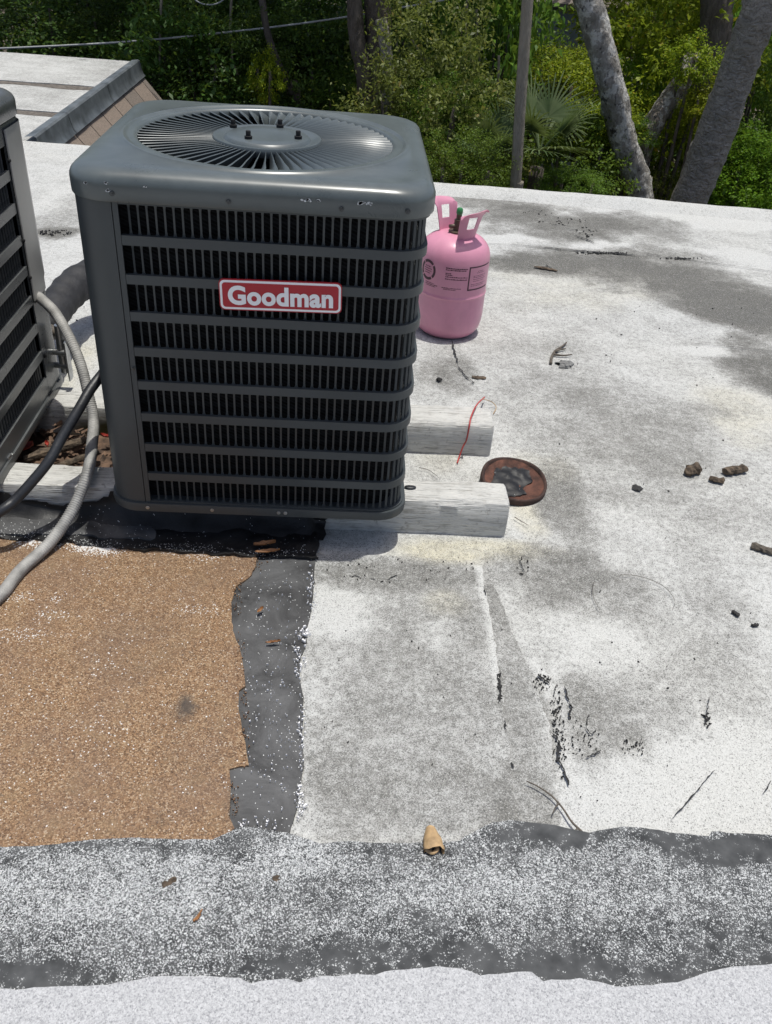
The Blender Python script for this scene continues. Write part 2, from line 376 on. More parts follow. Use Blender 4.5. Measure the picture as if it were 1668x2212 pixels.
M['leaf_yellow'] = mat_leaf('yellow_green_leaves', (.105, .155, .016), (.33, .39, .045), .5, (.50, .36, .06))
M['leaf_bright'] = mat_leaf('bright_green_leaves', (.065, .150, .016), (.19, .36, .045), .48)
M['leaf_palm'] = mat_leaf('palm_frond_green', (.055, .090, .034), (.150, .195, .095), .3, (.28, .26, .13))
# ------------------------------------------------------------------ roof: coating, stains, sheets
STAINS = [(1190, 480, 150, 42, .62), (1100, 440, 130, 16, .4), (1240, 565, 190, 34, .68), (1080, 560, 90, 25, .35), (1400, 490, 110, 36, .34),
 (1560, 640, 170, 66, .70), (1650, 690, 120, 46, .55), (1650, 800, 110, 62, .72), (1430, 565, 120, 32, .4), (1480, 620, 120, 36, .3),
 (1230, 1110, 60, 110, .34), (1170, 1240, 130, 55, .40), (870, 1245, 180, 40, .30), (1010, 1330, 90, 90, .10), (950, 1500, 170, 260, .12), (760, 1600, 100, 200, .13), (870, 1720, 180, 100, .14),
 (1135, 1560, 48, 190, .50), (1250, 1560, 60, 140, .25), (1340, 1470, 150, 110, .22), (1370, 1620, 70, 70, .25), (1500, 1050, 260, 200, .12), (1350, 950, 250, 160, .13),
 (1200, 800, 200, 100, .13), (985, 810, 45, 60, .34), (935, 850, 60, 90, .2), (125, 505, 55, 16, .55), (120, 480, 80, 60, .18), (150, 740, 40, 30, .1), (1560, 1400, 150, 140, .14), (1330, 1290, 90, 50, .2),
 (1100, 1720, 60, 80, .22), (1450, 1700, 220, 110, -.22), (730, 1330, 90, 60, -.28), (1290, 1390, 120, 70, -.18), (1120, 1110, 60, 60, -.15), (1640, 470, 300, 28, -.3), (1230, 525, 300, 10, -.2), (1560, 760, 90, 14, -.4), (1080, 1400, 14, 70, -.3),
 (950, 905, 120, 60, -.1), (1080, 1010, 60, 60, -.1), (940, 1380, 60, 40, -.15), (1640, 560, 60, 16, -.2)]
WARMS = [(990, 1190, 170, 32, .85), (1150, 1130, 45, 45, .6), (955, 1310, 50, 34, .55), (1610, 900, 90, 70, .35), (130, 800, 80, 110, .55), (1200, 600, 200, 60, .25), (950, 1000, 60, 30, .25), (1180, 1020, 70, 40, .3)]
def to_world(L):
    o = []
    for x, y, rx, ry, wgt in L:
        c = at(x, y); a = at(x+rx, y)-c; b = at(x, y+ry)-c; b2 = at(x, y-ry)-c
        o.append((c[0], c[1], np.linalg.norm(a[:2]), .5*(np.linalg.norm(b[:2])+np.linalg.norm(b2[:2])), wgt))
    return o
STAINS_W = to_world(STAINS); WARMS_W = to_world(WARMS)
def field(X, Y, L, base=0., warp=.35):
    wx = (fbm(X, Y, 5, 5, 3.)-.5); wy = (fbm(X, Y, 5, 5, 31.)-.5); f = np.full_like(X, base); tex = .25+.8*fbm(X*.8, Y*1.6, 9, 5, 60.)+.7*fbm(X, Y, 40, 4, 20.)
    for cx, cy, rx, ry, wgt in L:
        u = (X-cx)/rx+wx*warp*4; v = (Y-cy)/ry+wy*warp*4
        d = np.sqrt(u*u+v*v); f = f+wgt*(1-np.clip((d-.55)/.6, 0, 1))*tex
    return f
def set_attr(me, name, vals):
    a = me.attributes.new(name, 'FLOAT', 'POINT'); a.data.foreach_set('value', np.asarray(vals, np.float32))
def roof_attrs(o):
    me = o.data; n_ = len(me.vertices); c = np.zeros(n_*3, np.float32); me.vertices.foreach_get('co', c); c = c.reshape(-1, 3).astype(float)
    c += ORG[o.name]
    X, Y = c[:, 0], c[:, 1]
    big = fbm(X, Y, 1.3, 5, 7.)-.5
    set_attr(me, 'dirt', .10+1.1*field(X, Y, STAINS_W)+big*.28)
    set_attr(me, 'warm', np.clip(field(X, Y, WARMS_W, .04)+.25*(fbm(X, Y, 2., 4, 50.)-.45), 0, 1))
def lumps(X, Y): return .004*(fbm(X, Y, 3, 4, 80.)-.5)*np.clip((Y+2)/1.5, 0, 1)
EDGE = [(-7, 3.6), (-1.62, 3.46), (-1.28, 3.46), (-.3, 3.30), (.647, 3.147), (1.535, 3.12), (2.449, 3.045), (4.2, 2.93), (7, 2.8)]
def edge_y(x): return np.interp(x, [e[0] for e in EDGE], [e[1] for e in EDGE])
xs = np.concatenate([np.linspace(-7, -1.9, 30)[:-1], np.linspace(-1.9, 2.7, 380), np.linspace(2.7, 7, 30)[1:]])
ts = np.concatenate([np.linspace(-4, -1.2, 15)[:-1], np.linspace(-1.2, 1.2, 260)[:-1], np.linspace(1.2, 3.0, 120)])
GX, GT = np.meshgrid(xs, ts)
EY = edge_y(GX); GY = np.where(GT < 1.2, GT, 1.2+(GT-1.2)/1.8*(EY-.14-1.2))
GZ = lumps(GX, GY)
ny, nx = GX.shape
V = np.stack([GX.ravel(), GY.ravel(), GZ.ravel()], 1)
idx = np.arange(ny*nx).reshape(ny, nx)
F = np.stack([idx[:-1, :-1], idx[:-1, 1:], idx[1:, 1:], idx[1:, :-1]], -1).reshape(-1, 4)
roof = mk('roof', V, F, M['roof'], None, kind='structure', origin=(0, 0, 0)); roof_attrs(roof)
# raised rolled edge of the roof
ex = np.linspace(-7, 7, 240); prof = [(-.14, -.001), (-.115, .010), (-.085, .026), (-.05, .036), (-.015, .034), (.0, .024), (.004, 0), (.004, -.16), (-.02, -.16)]
V = []; F = []; k = len(prof)
for i, x in enumerate(ex):
    y0 = edge_y(x)+.012*(fbm(np.array([x]), np.array([0.]), 3, 3)[0]-.5); s = 1+.5*(fbm(np.array([x]), np.array([9.]), 2.5, 3)[0]-.5)
    for a, z in prof: V.append((x, y0+a, z*s if z > 0 else z))
for i in range(len(ex)-1):
    for j in range(k-1): F.append((i*k+j, (i+1)*k+j, (i+1)*k+j+1, i*k+j+1))
lip = mk('roof_edge', V, F, M['roof'], roof); roof_attrs(lip)
for i in range(len(lip.data.vertices)): lip.data.attributes['dirt'].data[i].value = .02+.5*max(0, lip.data.attributes['dirt'].data[i].value-.3)
V, F = box((0, 0.2, -1.72), (13.6, 5.4, 3.1)); mk('wall', V, F, M['wall'], roof, smooth=False)
# ---- sheets lying on the roof
def jag(P, step=.012, amp=.008, seed=0., sc_=40):
    """resample a closed world outline and roughen it"""
    P = np.asarray(P, float); out = []
    for a, b in zip(P, np.roll(P, -1, 0)):
        n_ = max(1, int(np.linalg.norm(b-a)/step))
        for t in range(n_): out.append(a+(b-a)*t/n_)
    out = np.array(out)
    out[:, 0] += amp*2*(fbm(out[:, 0]+seed, out[:, 1], sc_, 4, seed)-.5); out[:, 1] += amp*2*(fbm(out[:, 0], out[:, 1]+seed, sc_, 4, seed+40)-.5)
    return out
def sheet(name, outline, mat, z, parent, grid=.02, amp=.008, step=.012, seed=1., kind=None, skirt=True, zfun=None):
    P = jag(outline, step, amp, seed); lo = P.min(0); hi = P.max(0)
    gx, gy = np.meshgrid(np.arange(lo[0], hi[0], grid), np.arange(lo[1], hi[1], grid)); G = np.stack([gx.ravel(), gy.ravel()], 1)
    G = G+(np.random.RandomState(1).rand(*G.shape)-.5)*grid*.6
    inside = np.zeros(len(G), bool); x1, y1 = P[-1]
    for x2, y2 in P:
        c_ = ((y1 > G[:, 1]) != (y2 > G[:, 1])); xi = (x2-x1)*(G[:, 1]-y1)/(y2-y1+1e-15)+x1; inside ^= c_ & (G[:, 0] < xi); x1, y1 = x2, y2
    pts = [Vector(p_) for p_ in P]+[Vector(p_) for p_ in G[inside]]
    nb = len(P); vv, _, ff, *_r = delaunay_2d_cdt(pts, [(i, (i+1) % nb) for i in range(nb)], [], 1, 1e-6)
    V2 = np.array([(v.x, v.y) for v in vv]); zz = z+lumps(V2[:, 0], V2[:, 1])
    if zfun is not None: zz = zz+zfun(V2[:, 0], V2[:, 1])
    V = np.column_stack([V2, zz]); F = [tuple(f) for f in ff]
    F = [f if np.cross(V2[f[1]]-V2[f[0]], V2[f[2]]-V2[f[0]]) > 0 else f[::-1] for f in F]
    if skirt:
        ec = {}
        for f in F:
            for a, b in zip(f, f[1:]+f[:1]): ec[(a, b)] = 1
        bd = [(a, b) for (a, b) in ec if (b, a) not in ec]
        nm = {}; ext = []
        for a, b in bd:
            for q in (a, b):
                if q not in nm: nm[q] = len(V)+len(ext); ext.append((V[q][0], V[q][1], V[q][2]-.006))
        if ext:
            V = np.concatenate([V, np.array(ext)]); F += [(b, a, nm[a], nm[b]) for a, b in bd]
    o = mk(name, V, F, mat, parent, kind=kind, origin=(0, 0, 0) if parent is None else None, sharp=50)
    return o
def vx(o):
    c = np.zeros(len(o.data.vertices)*3, np.float32); o.data.vertices.foreach_get('co', c); c = c.reshape(-1, 3).astype(float)+ORG[o.name]; return c[:, 0], c[:, 1]
W2 = lambda L: [at(x, y)[:2] for x, y in L]
tar_right = [(690, 1165), (680, 1200), (680, 1260), (672, 1330), (660, 1372), (663, 1392), (650, 1430), (648, 1470), (657, 1530), (655, 1600), (656, 1660), (646, 1720), (632, 1780), (620, 1815)]
brown_right = [(560, 1200), (555, 1212), (545, 1250), (510, 1275), (500, 1310), (505, 1370), (519, 1420), (525, 1455), (533, 1490), (517, 1502), (516, 1540), (528, 1600), (538, 1662), (500, 1670), (498, 1730), (496, 1775), (505, 1800), (470, 1832)]
brown_bottom = [(400, 1834), (300, 1828), (200, 1832), (150, 1840), (70, 1847), (0, 1842), (-260, 1850)]
band_top = [(-300, 1850), (0, 1840), (70, 1842), (150, 1834), (200, 1826), (300, 1822), (400, 1828), (460, 1825), (490, 1812), (520, 1797), (570, 1803), (620, 1812), (690, 1833), (760, 1829), (830, 1832), (900, 1833), (990, 1828), (1030, 1806), (1060, 1790), (1100, 1783), (1150, 1790), (1210, 1797), (1270, 1812), (1310, 1802), (1340, 1797), (1380, 1799), (1440, 1810), (1528, 1819), (1532, 1808), (1600, 1812), (1668, 1815), (2000, 1820)]
band_bot = [(2000, 2080), (1668, 2094), (1530, 2112), (1453, 2135), (1401, 2145), (1324, 2145), (1247, 2130), (1170, 2135), (1144, 2112), (1036, 2119), (990, 2106), (939, 2103), (851, 2109), (810, 2119), (700, 2124), (648, 2135), (622, 2127), (544, 2138), (518, 2127), (363, 2122), (321, 2127), (233, 2143), (100, 2148), (0, 2153), (-300, 2160)]
centre = tar_right[1:]+[(630, 1835), (690, 1850), (990, 1850), (1118, 1800), (1114, 1740), (1106, 1660), (1095, 1590), (1084, 1500), (1072, 1410), (1060, 1340), (1046, 1265), (1040, 1225), (900, 1205), (760, 1200)]
# mineral-surfaced centre sheet with a lap edge
cs = sheet('roofing_sheet', W2(centre), M['roof'], .0035, roof, .014, .0055, step=.006, seed=2.); roof_attrs(cs)
SEAM = W2([(1040, 1225), (1046, 1265), (1060, 1340), (1072, 1410), (1084, 1500), (1095, 1590), (1106, 1660), (1114, 1740), (1118, 1800)])
lap = sheet('lap_strip', np.array(W2([(1030, 1260), (1070, 1500), (1090, 1640), (1105, 1800), (1205, 1800), (1212, 1740), (1190, 1660), (1188, 1580), (1172, 1520), (1150, 1450), (1110, 1380), (1090, 1320), (1065, 1265)])), M['roof'], .0015, roof, .012, .010, step=.006, seed=12.); roof_attrs(lap)
X, Y = vx(lap); sx_ = np.interp(-Y, [-p_[1] for p_ in SEAM], [p_[0] for p_ in SEAM])
lap.data.attributes['dirt'].data.foreach_set('value', (.42+.25*(fbm(X, Y, 12, 4, 3.)-.5)-.25*np.clip((X-sx_-.055)/.03, 0, 1)).astype(np.float32))
X, Y = vx(cs); sx_ = np.interp(-Y, [-p_[1] for p_ in SEAM], [p_[0] for p_ in SEAM]); d0 = np.zeros(len(X), np.float32); cs.data.attributes['dirt'].data.foreach_get('value', d0)
cs.data.attributes['dirt'].data.foreach_set('value', (d0+.09-.45*np.clip(1-(sx_-X)/.022, 0, 1)*np.clip((Y+.55)/.2, 0, 1)).astype(np.float32))
# grey mastic strip and its speckles
tar_poly = tar_right+[(560, 1815), (470, 1835), (440, 1700), (450, 1400), (480, 1230), (540, 1165)]
tar = sheet('mastic_strip', W2(tar_poly), M['tar'], .006, roof, .02, .004, seed=3., zfun=lambda X, Y: .004*(fbm(X, Y, 14, 3, 5)-.4))
X, Y = vx(tar); set_attr(tar.data, 'warm', np.clip((X-np.interp(Y, [-.8, -.3, 0], [.09, .11, .12]))*.9, 0, .12))
br_poly = [(-260, 1180), (-60, 1170), (60, 1164), (150, 1172), (270, 1188), (400, 1194), (500, 1196)]+brown_right+brown_bottom
br = sheet('brown_granule_patch', W2(br_poly), M['brown'], .011, roof, .016, .004, seed=4.)
X, Y = vx(br)
BD = to_world([(400, 1533, 16, 16, 1.2), (395, 1545, 26, 24, .5), (300, 1400, 150, 80, .14), (510, 1735, 26, 60, .35), (340, 1775, 30, 14, .35), (420, 1600, 120, 120, .08)])
BW = to_world([(215, 1190, 62, 15, .9), (130, 1300, 10, 7, .5), (430, 1325, 60, 8, .10), (60, 1380, 60, 14, .10), (110, 1335, 40, 12, .08), (20, 1300, 60, 10, .2), (100, 1180, 60, 10, .5), (250, 1420, 60, 40, .02), (430, 1205, 80, 8, .2), (215, 1620, 60, 70, .02)])
set_attr(br.data, 'dirt', np.clip(field(X, Y, BD, 0, .2), 0, 1)); set_attr(br.data, 'warm', np.clip(field(X, Y, BW, .006, .2), 0, 1))
band = sheet('granule_band', W2(band_top+band_bot), M['band'], .015, roof, .014, .004, seed=5., zfun=lambda X, Y: .003*(fbm(X, Y, 9, 3, 5)-.4))
X, Y = vx(band)
BND = to_world([(250, 1920, 320, 90, .22), (650, 1860, 120, 50, .3), (200, 2010, 220, 60, .14), (1000, 1920, 180, 45, .18), (1250, 1930, 420, 50, .06), (1180, 1810, 150, 36, -.46), (1560, 1845, 190, 34, -.55), (1400, 1815, 80, 20, -.25), (900, 2070, 260, 44, -.22), (1350, 2020, 160, 60, -.04), (1520, 2000, 60, 70, -.16), (50, 2120, 160, 34, -.40), (560, 2100, 160, 24, -.32), (700, 2060, 160, 30, -.2), (1250, 2110, 300, 22, -.16), (1000, 2085, 300, 16, -.28), (820, 2105, 120, 16, -.3), (1600, 2090, 160, 20, -.1), (0, 1870, 100, 16, -.3), (250, 1842, 200, 10, -.3), (500, 1835, 40, 26, -.25), (820, 1845, 120, 14, -.22)])
seam = (at(900, 1985)[1]+at(1500, 1985)[1])/2
den = .345+field(X, Y, BND, 0, .25)-np.where(X > .30, .13*np.clip((seam-Y)/.012, 0, 1), .05*np.clip((seam-.02-Y)/.05, 0, 1))
set_attr(band.data, 'dirt', np.clip(den, .02, .75))
capo = sheet('cap_sheet', W2([(2100, 2060), (1668, 2085), (1500, 2100), (1144, 2098), (939, 2090), (648, 2110), (363, 2110), (0, 2140), (-320, 2140), (-700, 3400), (2700, 3400)]), M['cap_sheet'], .004, roof, .05, .004, seed=6.)
# cap sheet overlaps the band: narrow raised front strip with the ragged edge seen in the photograph
capf = sheet('cap_sheet_edge', W2([(2000, 2080)]+band_bot[1:-1]+[(-300, 2160), (-330, 2290), (2030, 2290)]), M['cap_sheet'], .0195, roof, .03, .0035, seed=7.)
capo.location.z = 0
# left: grey mastic strip in front of the timbers
lt = sheet('mastic_patch', W2([(-300, 1105), (20, 1098), (180, 1112), (400, 1140), (560, 1160), (690, 1150), (685, 1215), (560, 1212), (400, 1204), (270, 1198), (150, 1185), (60, 1176), (-60, 1180), (-300, 1195)]), M['black_tar'], .0150, roof, .009, .014, seed=8., step=.007, zfun=lambda X, Y: .016*(fbm(X, Y, 22, 4, 5)-.4))
X, Y = vx(lt); LW = to_world([(210, 1190, 80, 12, .5), (60, 1165, 100, 10, .3), (420, 1195, 120, 9, .35), (600, 1205, 70, 9, .2)])
set_attr(lt.data, 'warm', np.clip(field(X, Y, LW, .02, .2), 0, 1))
lt2 = sheet('mastic_patch', W2([(-300, 1130), (60, 1120), (200, 1128), (330, 1150), (340, 1172), (220, 1176), (140, 1168), (40, 1166), (-300, 1180)]), M['tar'], .0200, roof, .010, .014, step=.007, seed=9., zfun=lambda X, Y: .010*(fbm(X, Y, 18, 4, 9)-.4))
X, Y = vx(lt2); set_attr(lt2.data, 'warm', np.clip(field(X, Y, LW, .02, .2), 0, 1))
# ---- cracks and flakes in the coating, and the painted shadow of a lap edge
def crack_and_lap_shade(P, wd, seed, name='crack_and_lap_shade', z=.0055):
    rg = np.random.RandomState(seed); Q = catmull([at(x, y) for x, y in P], 7); Q[:, :2] += (rg.rand(len(Q), 2)-.5)*wd*1.6
    T = np.gradient(Q, axis=0); T /= np.linalg.norm(T, axis=1)[:, None]+1e-9; S = np.stack([-T[:, 1], T[:, 0], T[:, 0]*0], 1)
    ww = wd*(.25+1.1*rg.rand(len(Q)))*np.sin(np.linspace(.12, np.pi-.12, len(Q)))**.4
    V = np.concatenate([Q-S*ww[:, None], Q+S*ww[:, None]]); V[:, 2] = z+lumps(V[:, 0], V[:, 1]); n_ = len(Q)
    mk(name, V, [(i, i+1, n_+i+1, n_+i) for i in range(n_-1)], M['crack_and_lap_shade'], roof)
crack_and_lap_shade([(1000, 528), (1080, 529), (1172, 536), (1300, 548), (1440, 558), (1560, 573), (1668, 588), (1800, 602)], .0022, 77)  # dark line painting the thin shadow along a lap edge
crack_and_lap_shade([(1500, 745), (1580, 752), (1668, 762), (1800, 775)], .0014, 78)
for i, (P, wd) in enumerate([([(1172, 536), (1195, 538), (1215, 543)], .006), ([(1228, 541), (1275, 545), (1330, 548), (1365, 552)], .009), ([(1395, 550), (1430, 555)], .005), ([(1440, 556), (1475, 560), (1510, 565)], .005),
        ([(1220, 1488), (1226, 1515), (1233, 1532), (1228, 1556)], .004), ([(1160, 1460), (1172, 1472), (1186, 1480)], .005), ([(1195, 1590), (1208, 1612), (1203, 1640), (1216, 1665), (1229, 1702)], .0055), ([(1262, 1570), (1275, 1590), (1284, 1585)], .0025), ([(1265, 1640), (1285, 1632), (1296, 1625)], .0028),
        ([(1541, 1668), (1512, 1703), (1480, 1740), (1450, 1775)], .0022), ([(1664, 1690), (1652, 1712), (1645, 1720)], .0018), ([(1075, 1462), (1078, 1490), (1080, 1520)], .0045), ([(1088, 1560), (1092, 1580)], .004), ([(1104, 1652), (1108, 1662)], .004), ([(1045, 1268), (1048, 1290)], .003), ([(1120, 1205), (1127, 1225), (1133, 1240)], .0022), ([(1531, 1510), (1526, 1540), (1522, 1570)], .0022),
        ([(975, 738), (982, 765), (990, 790)], .005), ([(990, 795), (1005, 815), (1025, 832)], .004), ([(755, 1250), (768, 1248), (778, 1252)], .0025), ([(838, 1256), (850, 1250), (858, 1247)], .0028), ([(800, 1254), (812, 1256)], .0018), ([(1180, 575), (1190, 582), (1200, 586)], .007), ([(1240, 510), (1270, 520), (1282, 527)], .006), ([(1190, 487), (1215, 490)], .004), ([(1225, 497), (1250, 500)], .005), ([(1150, 455), (1170, 460)], .004), ([(1380, 605), (1400, 606)], .003)]):
    crack_and_lap_shade(P, wd*(.75 if P[0][1] < 800 else .55), i+1)
def flakes(name, spots, mat, z, seed, parent=roof, kind='stuff'):
    rg = np.random.RandomState(seed); mb = MB()
    for x, y, rx, ry, n_, s in spots:
        for _ in range(n_):
            a = rg.rand()*6.28; r = rg.rand()**.6; c = at(x+rx*r*math.cos(a), y+ry*r*math.sin(a)); q = rg.randint(4, 7); th = np.sort(rg.rand(q)*6.28); rr = s*(.4+rg.rand(q))*(.4+1.2*rg.rand())
            st = rg.rand()*3.14; el = 1+1.2*rg.rand()
            L = np.stack([np.cos(th)*rr*el, np.sin(th)*rr], 1)@np.array([[math.cos(st), math.sin(st)], [-math.sin(st), math.cos(st)]])
            top = np.column_stack([c[0]+L[:, 0], c[1]+L[:, 1], np.full(q, z+.001)+lumps(c[0:1], c[1:2])]); low = top.copy(); low[:, 2] -= .004
            mb.add(np.concatenate([top, low]), [tuple(range(q))]+[(i, q+i, q+(i+1) % q, (i+1) % q) for i in range(q)])
    return mk(name, mb.v(), mb.F, mat, parent, smooth=False, kind=kind)
flakes('crack_flakes', [(1205, 1590, 16, 80, 56, .0010), (1212, 1640, 9, 52, 16, .0012), (1172, 1480, 20, 22, 40, .0012), (1200, 1540, 12, 60, 50, .0014), (1255, 1590, 44, 46, 60, .0010), (1368, 1616, 30, 20, 46, .0010), (1078, 1490, 5, 36, 26, .0016), (1215, 482, 55, 9, 22, .0028), (1265, 504, 30, 10, 22, .0032), (1160, 462, 40, 6, 7, .0024), (1300, 548, 66, 3, 60, .0030), (1470, 560, 50, 2, 34, .0028), (120, 505, 40, 7, 44, .0036), (1525, 1560, 8, 22, 14, .002), (1130, 1225, 14, 20, 8, .002)], M['crack_and_lap_shade'], .0055, 5)
flakes('dark_crumbs', [(1400, 900, 260, 200, 26, .0014), (1350, 1450, 300, 300, 34, .0009), (850, 1500, 190, 250, 22, .0009), (1400, 700, 250, 90, 16, .002), (960, 1100, 160, 20, 12, .001), (900, 1235, 200, 30, 34, .0011), (160, 720, 60, 90, 14, .0024)], M['dark_chip'], .0065, 6)
flakes('paint_crumbs', [(648, 1420, 14, 60, 60, .0011), (660, 1380, 12, 18, 40, .0014), (648, 1740, 12, 40, 40, .0012), (672, 1290, 10, 60, 40, .0011), (652, 1600, 8, 90, 40, .001), (1545, 1822, 10, 4, 14, .0014), (590, 1500, 60, 290, 200, .0007), (560, 1790, 50, 16, 40, .0009)], M['white'], .0135, 7)
flakes('brown_crumbs', [(514, 1300, 10, 50, 40, .0009), (520, 1430, 12, 60, 50, .0009), (530, 1580, 12, 90, 60, .0009), (505, 1740, 12, 50, 36, .0009), (560, 1225, 20, 20, 30, .001), (300, 1195, 220, 7, 90, .001)], M['brown_bit'], .0125, 8)
# ------------------------------------------------------------------ timber sleepers
def sleeper(label, x0, x1, y0, y1, h, seed, green=0):
    n_ = 200; X_ = np.concatenate([[x0], np.linspace(x0+.004, x1-.004, n_-2), [x1]]); prof = [(y0, .0), (y0-.001, h*.5), (y0+.001, h-.013), (y0+.004, h-.004), (y0+.013, h), ((y0+y1)/2, h+.001), (y1-.013, h), (y1-.004, h-.004), (y1, h-.013), (y1, .0)]
    V = []; F = []; k = len(prof)
    for i, x in enumerate(X_):
        for j, (a, z) in enumerate(prof):
            xx = np.array([x]); jj = np.array([j*3.1])
            e_ = .93 if i in (0, n_-1) else 1.; a = (y0+y1)/2+(a-(y0+y1)/2)*e_
            V.append((x, a+.009*(fbm(xx, jj+seed, 14, 4)[0]-.5), z*(1 if e_ == 1 else .965)+(.009*(fbm(xx, jj+seed+5, 12, 3)[0]-.5) if z > .01 else -.002)))
    for i in range(n_-1):
        for j in range(k-1): F.append((i*k+j, (i+1)*k+j, (i+1)*k+j+1, i*k+j+1))
    F.append(tuple(range(k))); F.append(tuple((n_-1)*k+j for j in range(k))[::-1])
    F = [f[::-1] for f in F]
    o = mk('timber_sleeper', V, F, M['wood'], None, label=label, cat='timber', group='painted timbers under the condensers', sharp=40)
    vz = np.array([v.co.z for v in o.data.vertices]); vx_ = np.array([v.co.x for v in o.data.vertices])+ORG[o.name][0]
    set_attr(o.data, 'warm', green*np.clip((-.3-vx_)*20, 0, 1)*np.clip((h-.004-vz)*60, 0, 1)); return o
H0 = .095
s1 = sleeper('white painted timber under front edge of the condenser with the red badge', -1.5, .583, .08, .176, H0, 1.)
s2 = sleeper('white painted timber behind, with a red wire draped over its end', -1.5, .593, .449, .562, H0, 22., 1.)
# black mastic smeared up the front timber
rg = np.random.RandomState(12); mb = MB(); xs_ = np.linspace(-1.3, .15, 160); rows = 7; V = []
for i, x in enumerate(xs_):
    top = .015+.072*min(1, max(.08, 1.35*fbm(np.array([x]), np.array([2.]), 10, 5)[0]-.1+.25*(x > -.35)))
    if x > .12: top *= .35
    for j in range(rows):
        t = j/(rows-1); V.append((x+.01*(rg.rand()-.5), .074-.002*math.sin(t*9+x*40)-(.05*(1-t)**3), .010+top*t))
F = [(i*rows+j, (i+1)*rows+j, (i+1)*rows+j+1, i*rows+j+1) for i in range(len(xs_)-1) for j in range(rows-1)]
mstk = mk('mastic_fillet', V, F, M['black_tar'], s1, label='black mastic smeared along the foot of the timber'); set_attr(mstk.data, 'warm', np.zeros(len(V)))
V, F = lathe([(.0, .0016), (.0085, .0016), (.009, .0)], (0, 0, 0), 14); hole = at(886, 1057, H0)
V[:, 0] = V[:, 0]*1.6+hole[0]; V[:, 1] = V[:, 1]*.8+hole[1]; V[:, 2] = V[:, 2]*1.5+H0+.005
mk('nail_head', V, F, M['conduit_dark'], s1)
# ------------------------------------------------------------------ condenser units
def rsq_r(th, h, rc):
    """radius of a rounded square (half side h, corner radius rc) along direction th"""
    c, s = abs(math.cos(th)), abs(math.sin(th)); a = h-rc
    if c >= s:
        y = h*s/c
        if y <= a: return h/c
    else:
        x = h*c/s
        if x <= a: return h/s
    bq = a*(c+s); cq = 2*a*a-rc*rc
    return bq+math.sqrt(max(bq*bq-cq, 0))
NA = 192
ANG = [2*math.pi*k_/NA for k_ in range(NA)]
def ring_mesh(rings, c, closed_bottom=False, closed_top=False):
    """rings: (half side, corner radius or None for a circle, z)"""
    V = []; F = []
    for h, rc, z in rings:
        for t in ANG:
            r = h if rc is None else rsq_r(t, h, rc); V.append((c[0]+r*math.cos(t), c[1]+r*math.sin(t), c[2]+z))
    for i in range(len(rings)-1):
        for k_ in range(NA):
            k2 = (k_+1) % NA; F.append((i*NA+k_, i*NA+k2, (i+1)*NA+k2, (i+1)*NA+k_))
    if closed_bottom: F.append(tuple(range(NA))[::-1])
    if closed_top: F.append(tuple((len(rings)-1)*NA+k_ for k_ in range(NA)))
    return V, F
def path_point(s, h, rc):
    """perimeter walk, counter-clockwise seen from above, s=0 at the middle of the front (-y) face; returns xy and outward normal angle"""
    L = [h-rc, math.pi/2*rc, 2*(h-rc), math.pi/2*rc, 2*(h-rc), math.pi/2*rc, 2*(h-rc), math.pi/2*rc, h-rc]
    T = sum(L); s %= T; a = h-rc
    seg = 0
    while s > L[seg]: s -= L[seg]; seg += 1
    if seg == 0: return (s, -h), -math.pi/2
    if seg == 8: return (-a+s, -h), -math.pi/2
    if seg in (1, 3, 5, 7):
        cx, cy = [(a, -a), (a, a), (-a, a), (-a, -a)][seg//2]; t = -math.pi/2+math.pi/2*(seg//2)+s/rc
        return (cx+rc*math.cos(t), cy+rc*math.sin(t)), t
    if seg == 2: return (h, -a+s), 0.
    if seg == 4: return (a-s, h), math.pi/2
    return (-h, a-s), math.pi
def strip(s0, s1, z0, z1, h, rc, c, thick=.003, n_=60, rot=0):
    V = []; F = []
    cr, sr = math.cos(rot), math.sin(rot)
    for i in range(n_+1):
        (x, y), t = path_point(s0+(s1-s0)*i/n_, h, rc)
        for d, z in ((0, z0), (0, z1), (-thick, z1), (-thick, z0)):
            px, py = x+d*math.cos(t), y+d*math.sin(t); V.append((c[0]+px*cr-py*sr, c[1]+px*sr+py*cr, c[2]+z))
    for i in range(n_):
        for j in range(4): F.append((i*4+j, (i+1)*4+j, (i+1)*4+(j+1) % 4, i*4+(j+1) % 4))
    F.append((0, 1, 2, 3)); F.append(tuple(n_*4+j for j in (3, 2, 1, 0))); return V, F
def slat_mesh(hz, mat):
    """one louvre bar between two slots: splayed ends, turned a little, so the slots get rounded corners"""
    V = []; F = []; zz = np.array([0, .06, .16, .84, .94, 1.])*hz; ww = [.0080, .0054, .0040, .0040, .0054, .0080]
    for z, w_ in zip(zz, ww):
        for x, y in ((-w_/2, .0012), (w_/2, -.0012), (w_/2, .0006), (-w_/2, .0030)): V.append((x, y, z))
    for i in range(5):
        for j in range(4): F.append((i*4+j, i*4+(j+1) % 4, (i+1)*4+(j+1) % 4, (i+1)*4+j))
    return mesh_data('louvre_bar', V, F, mat, False)
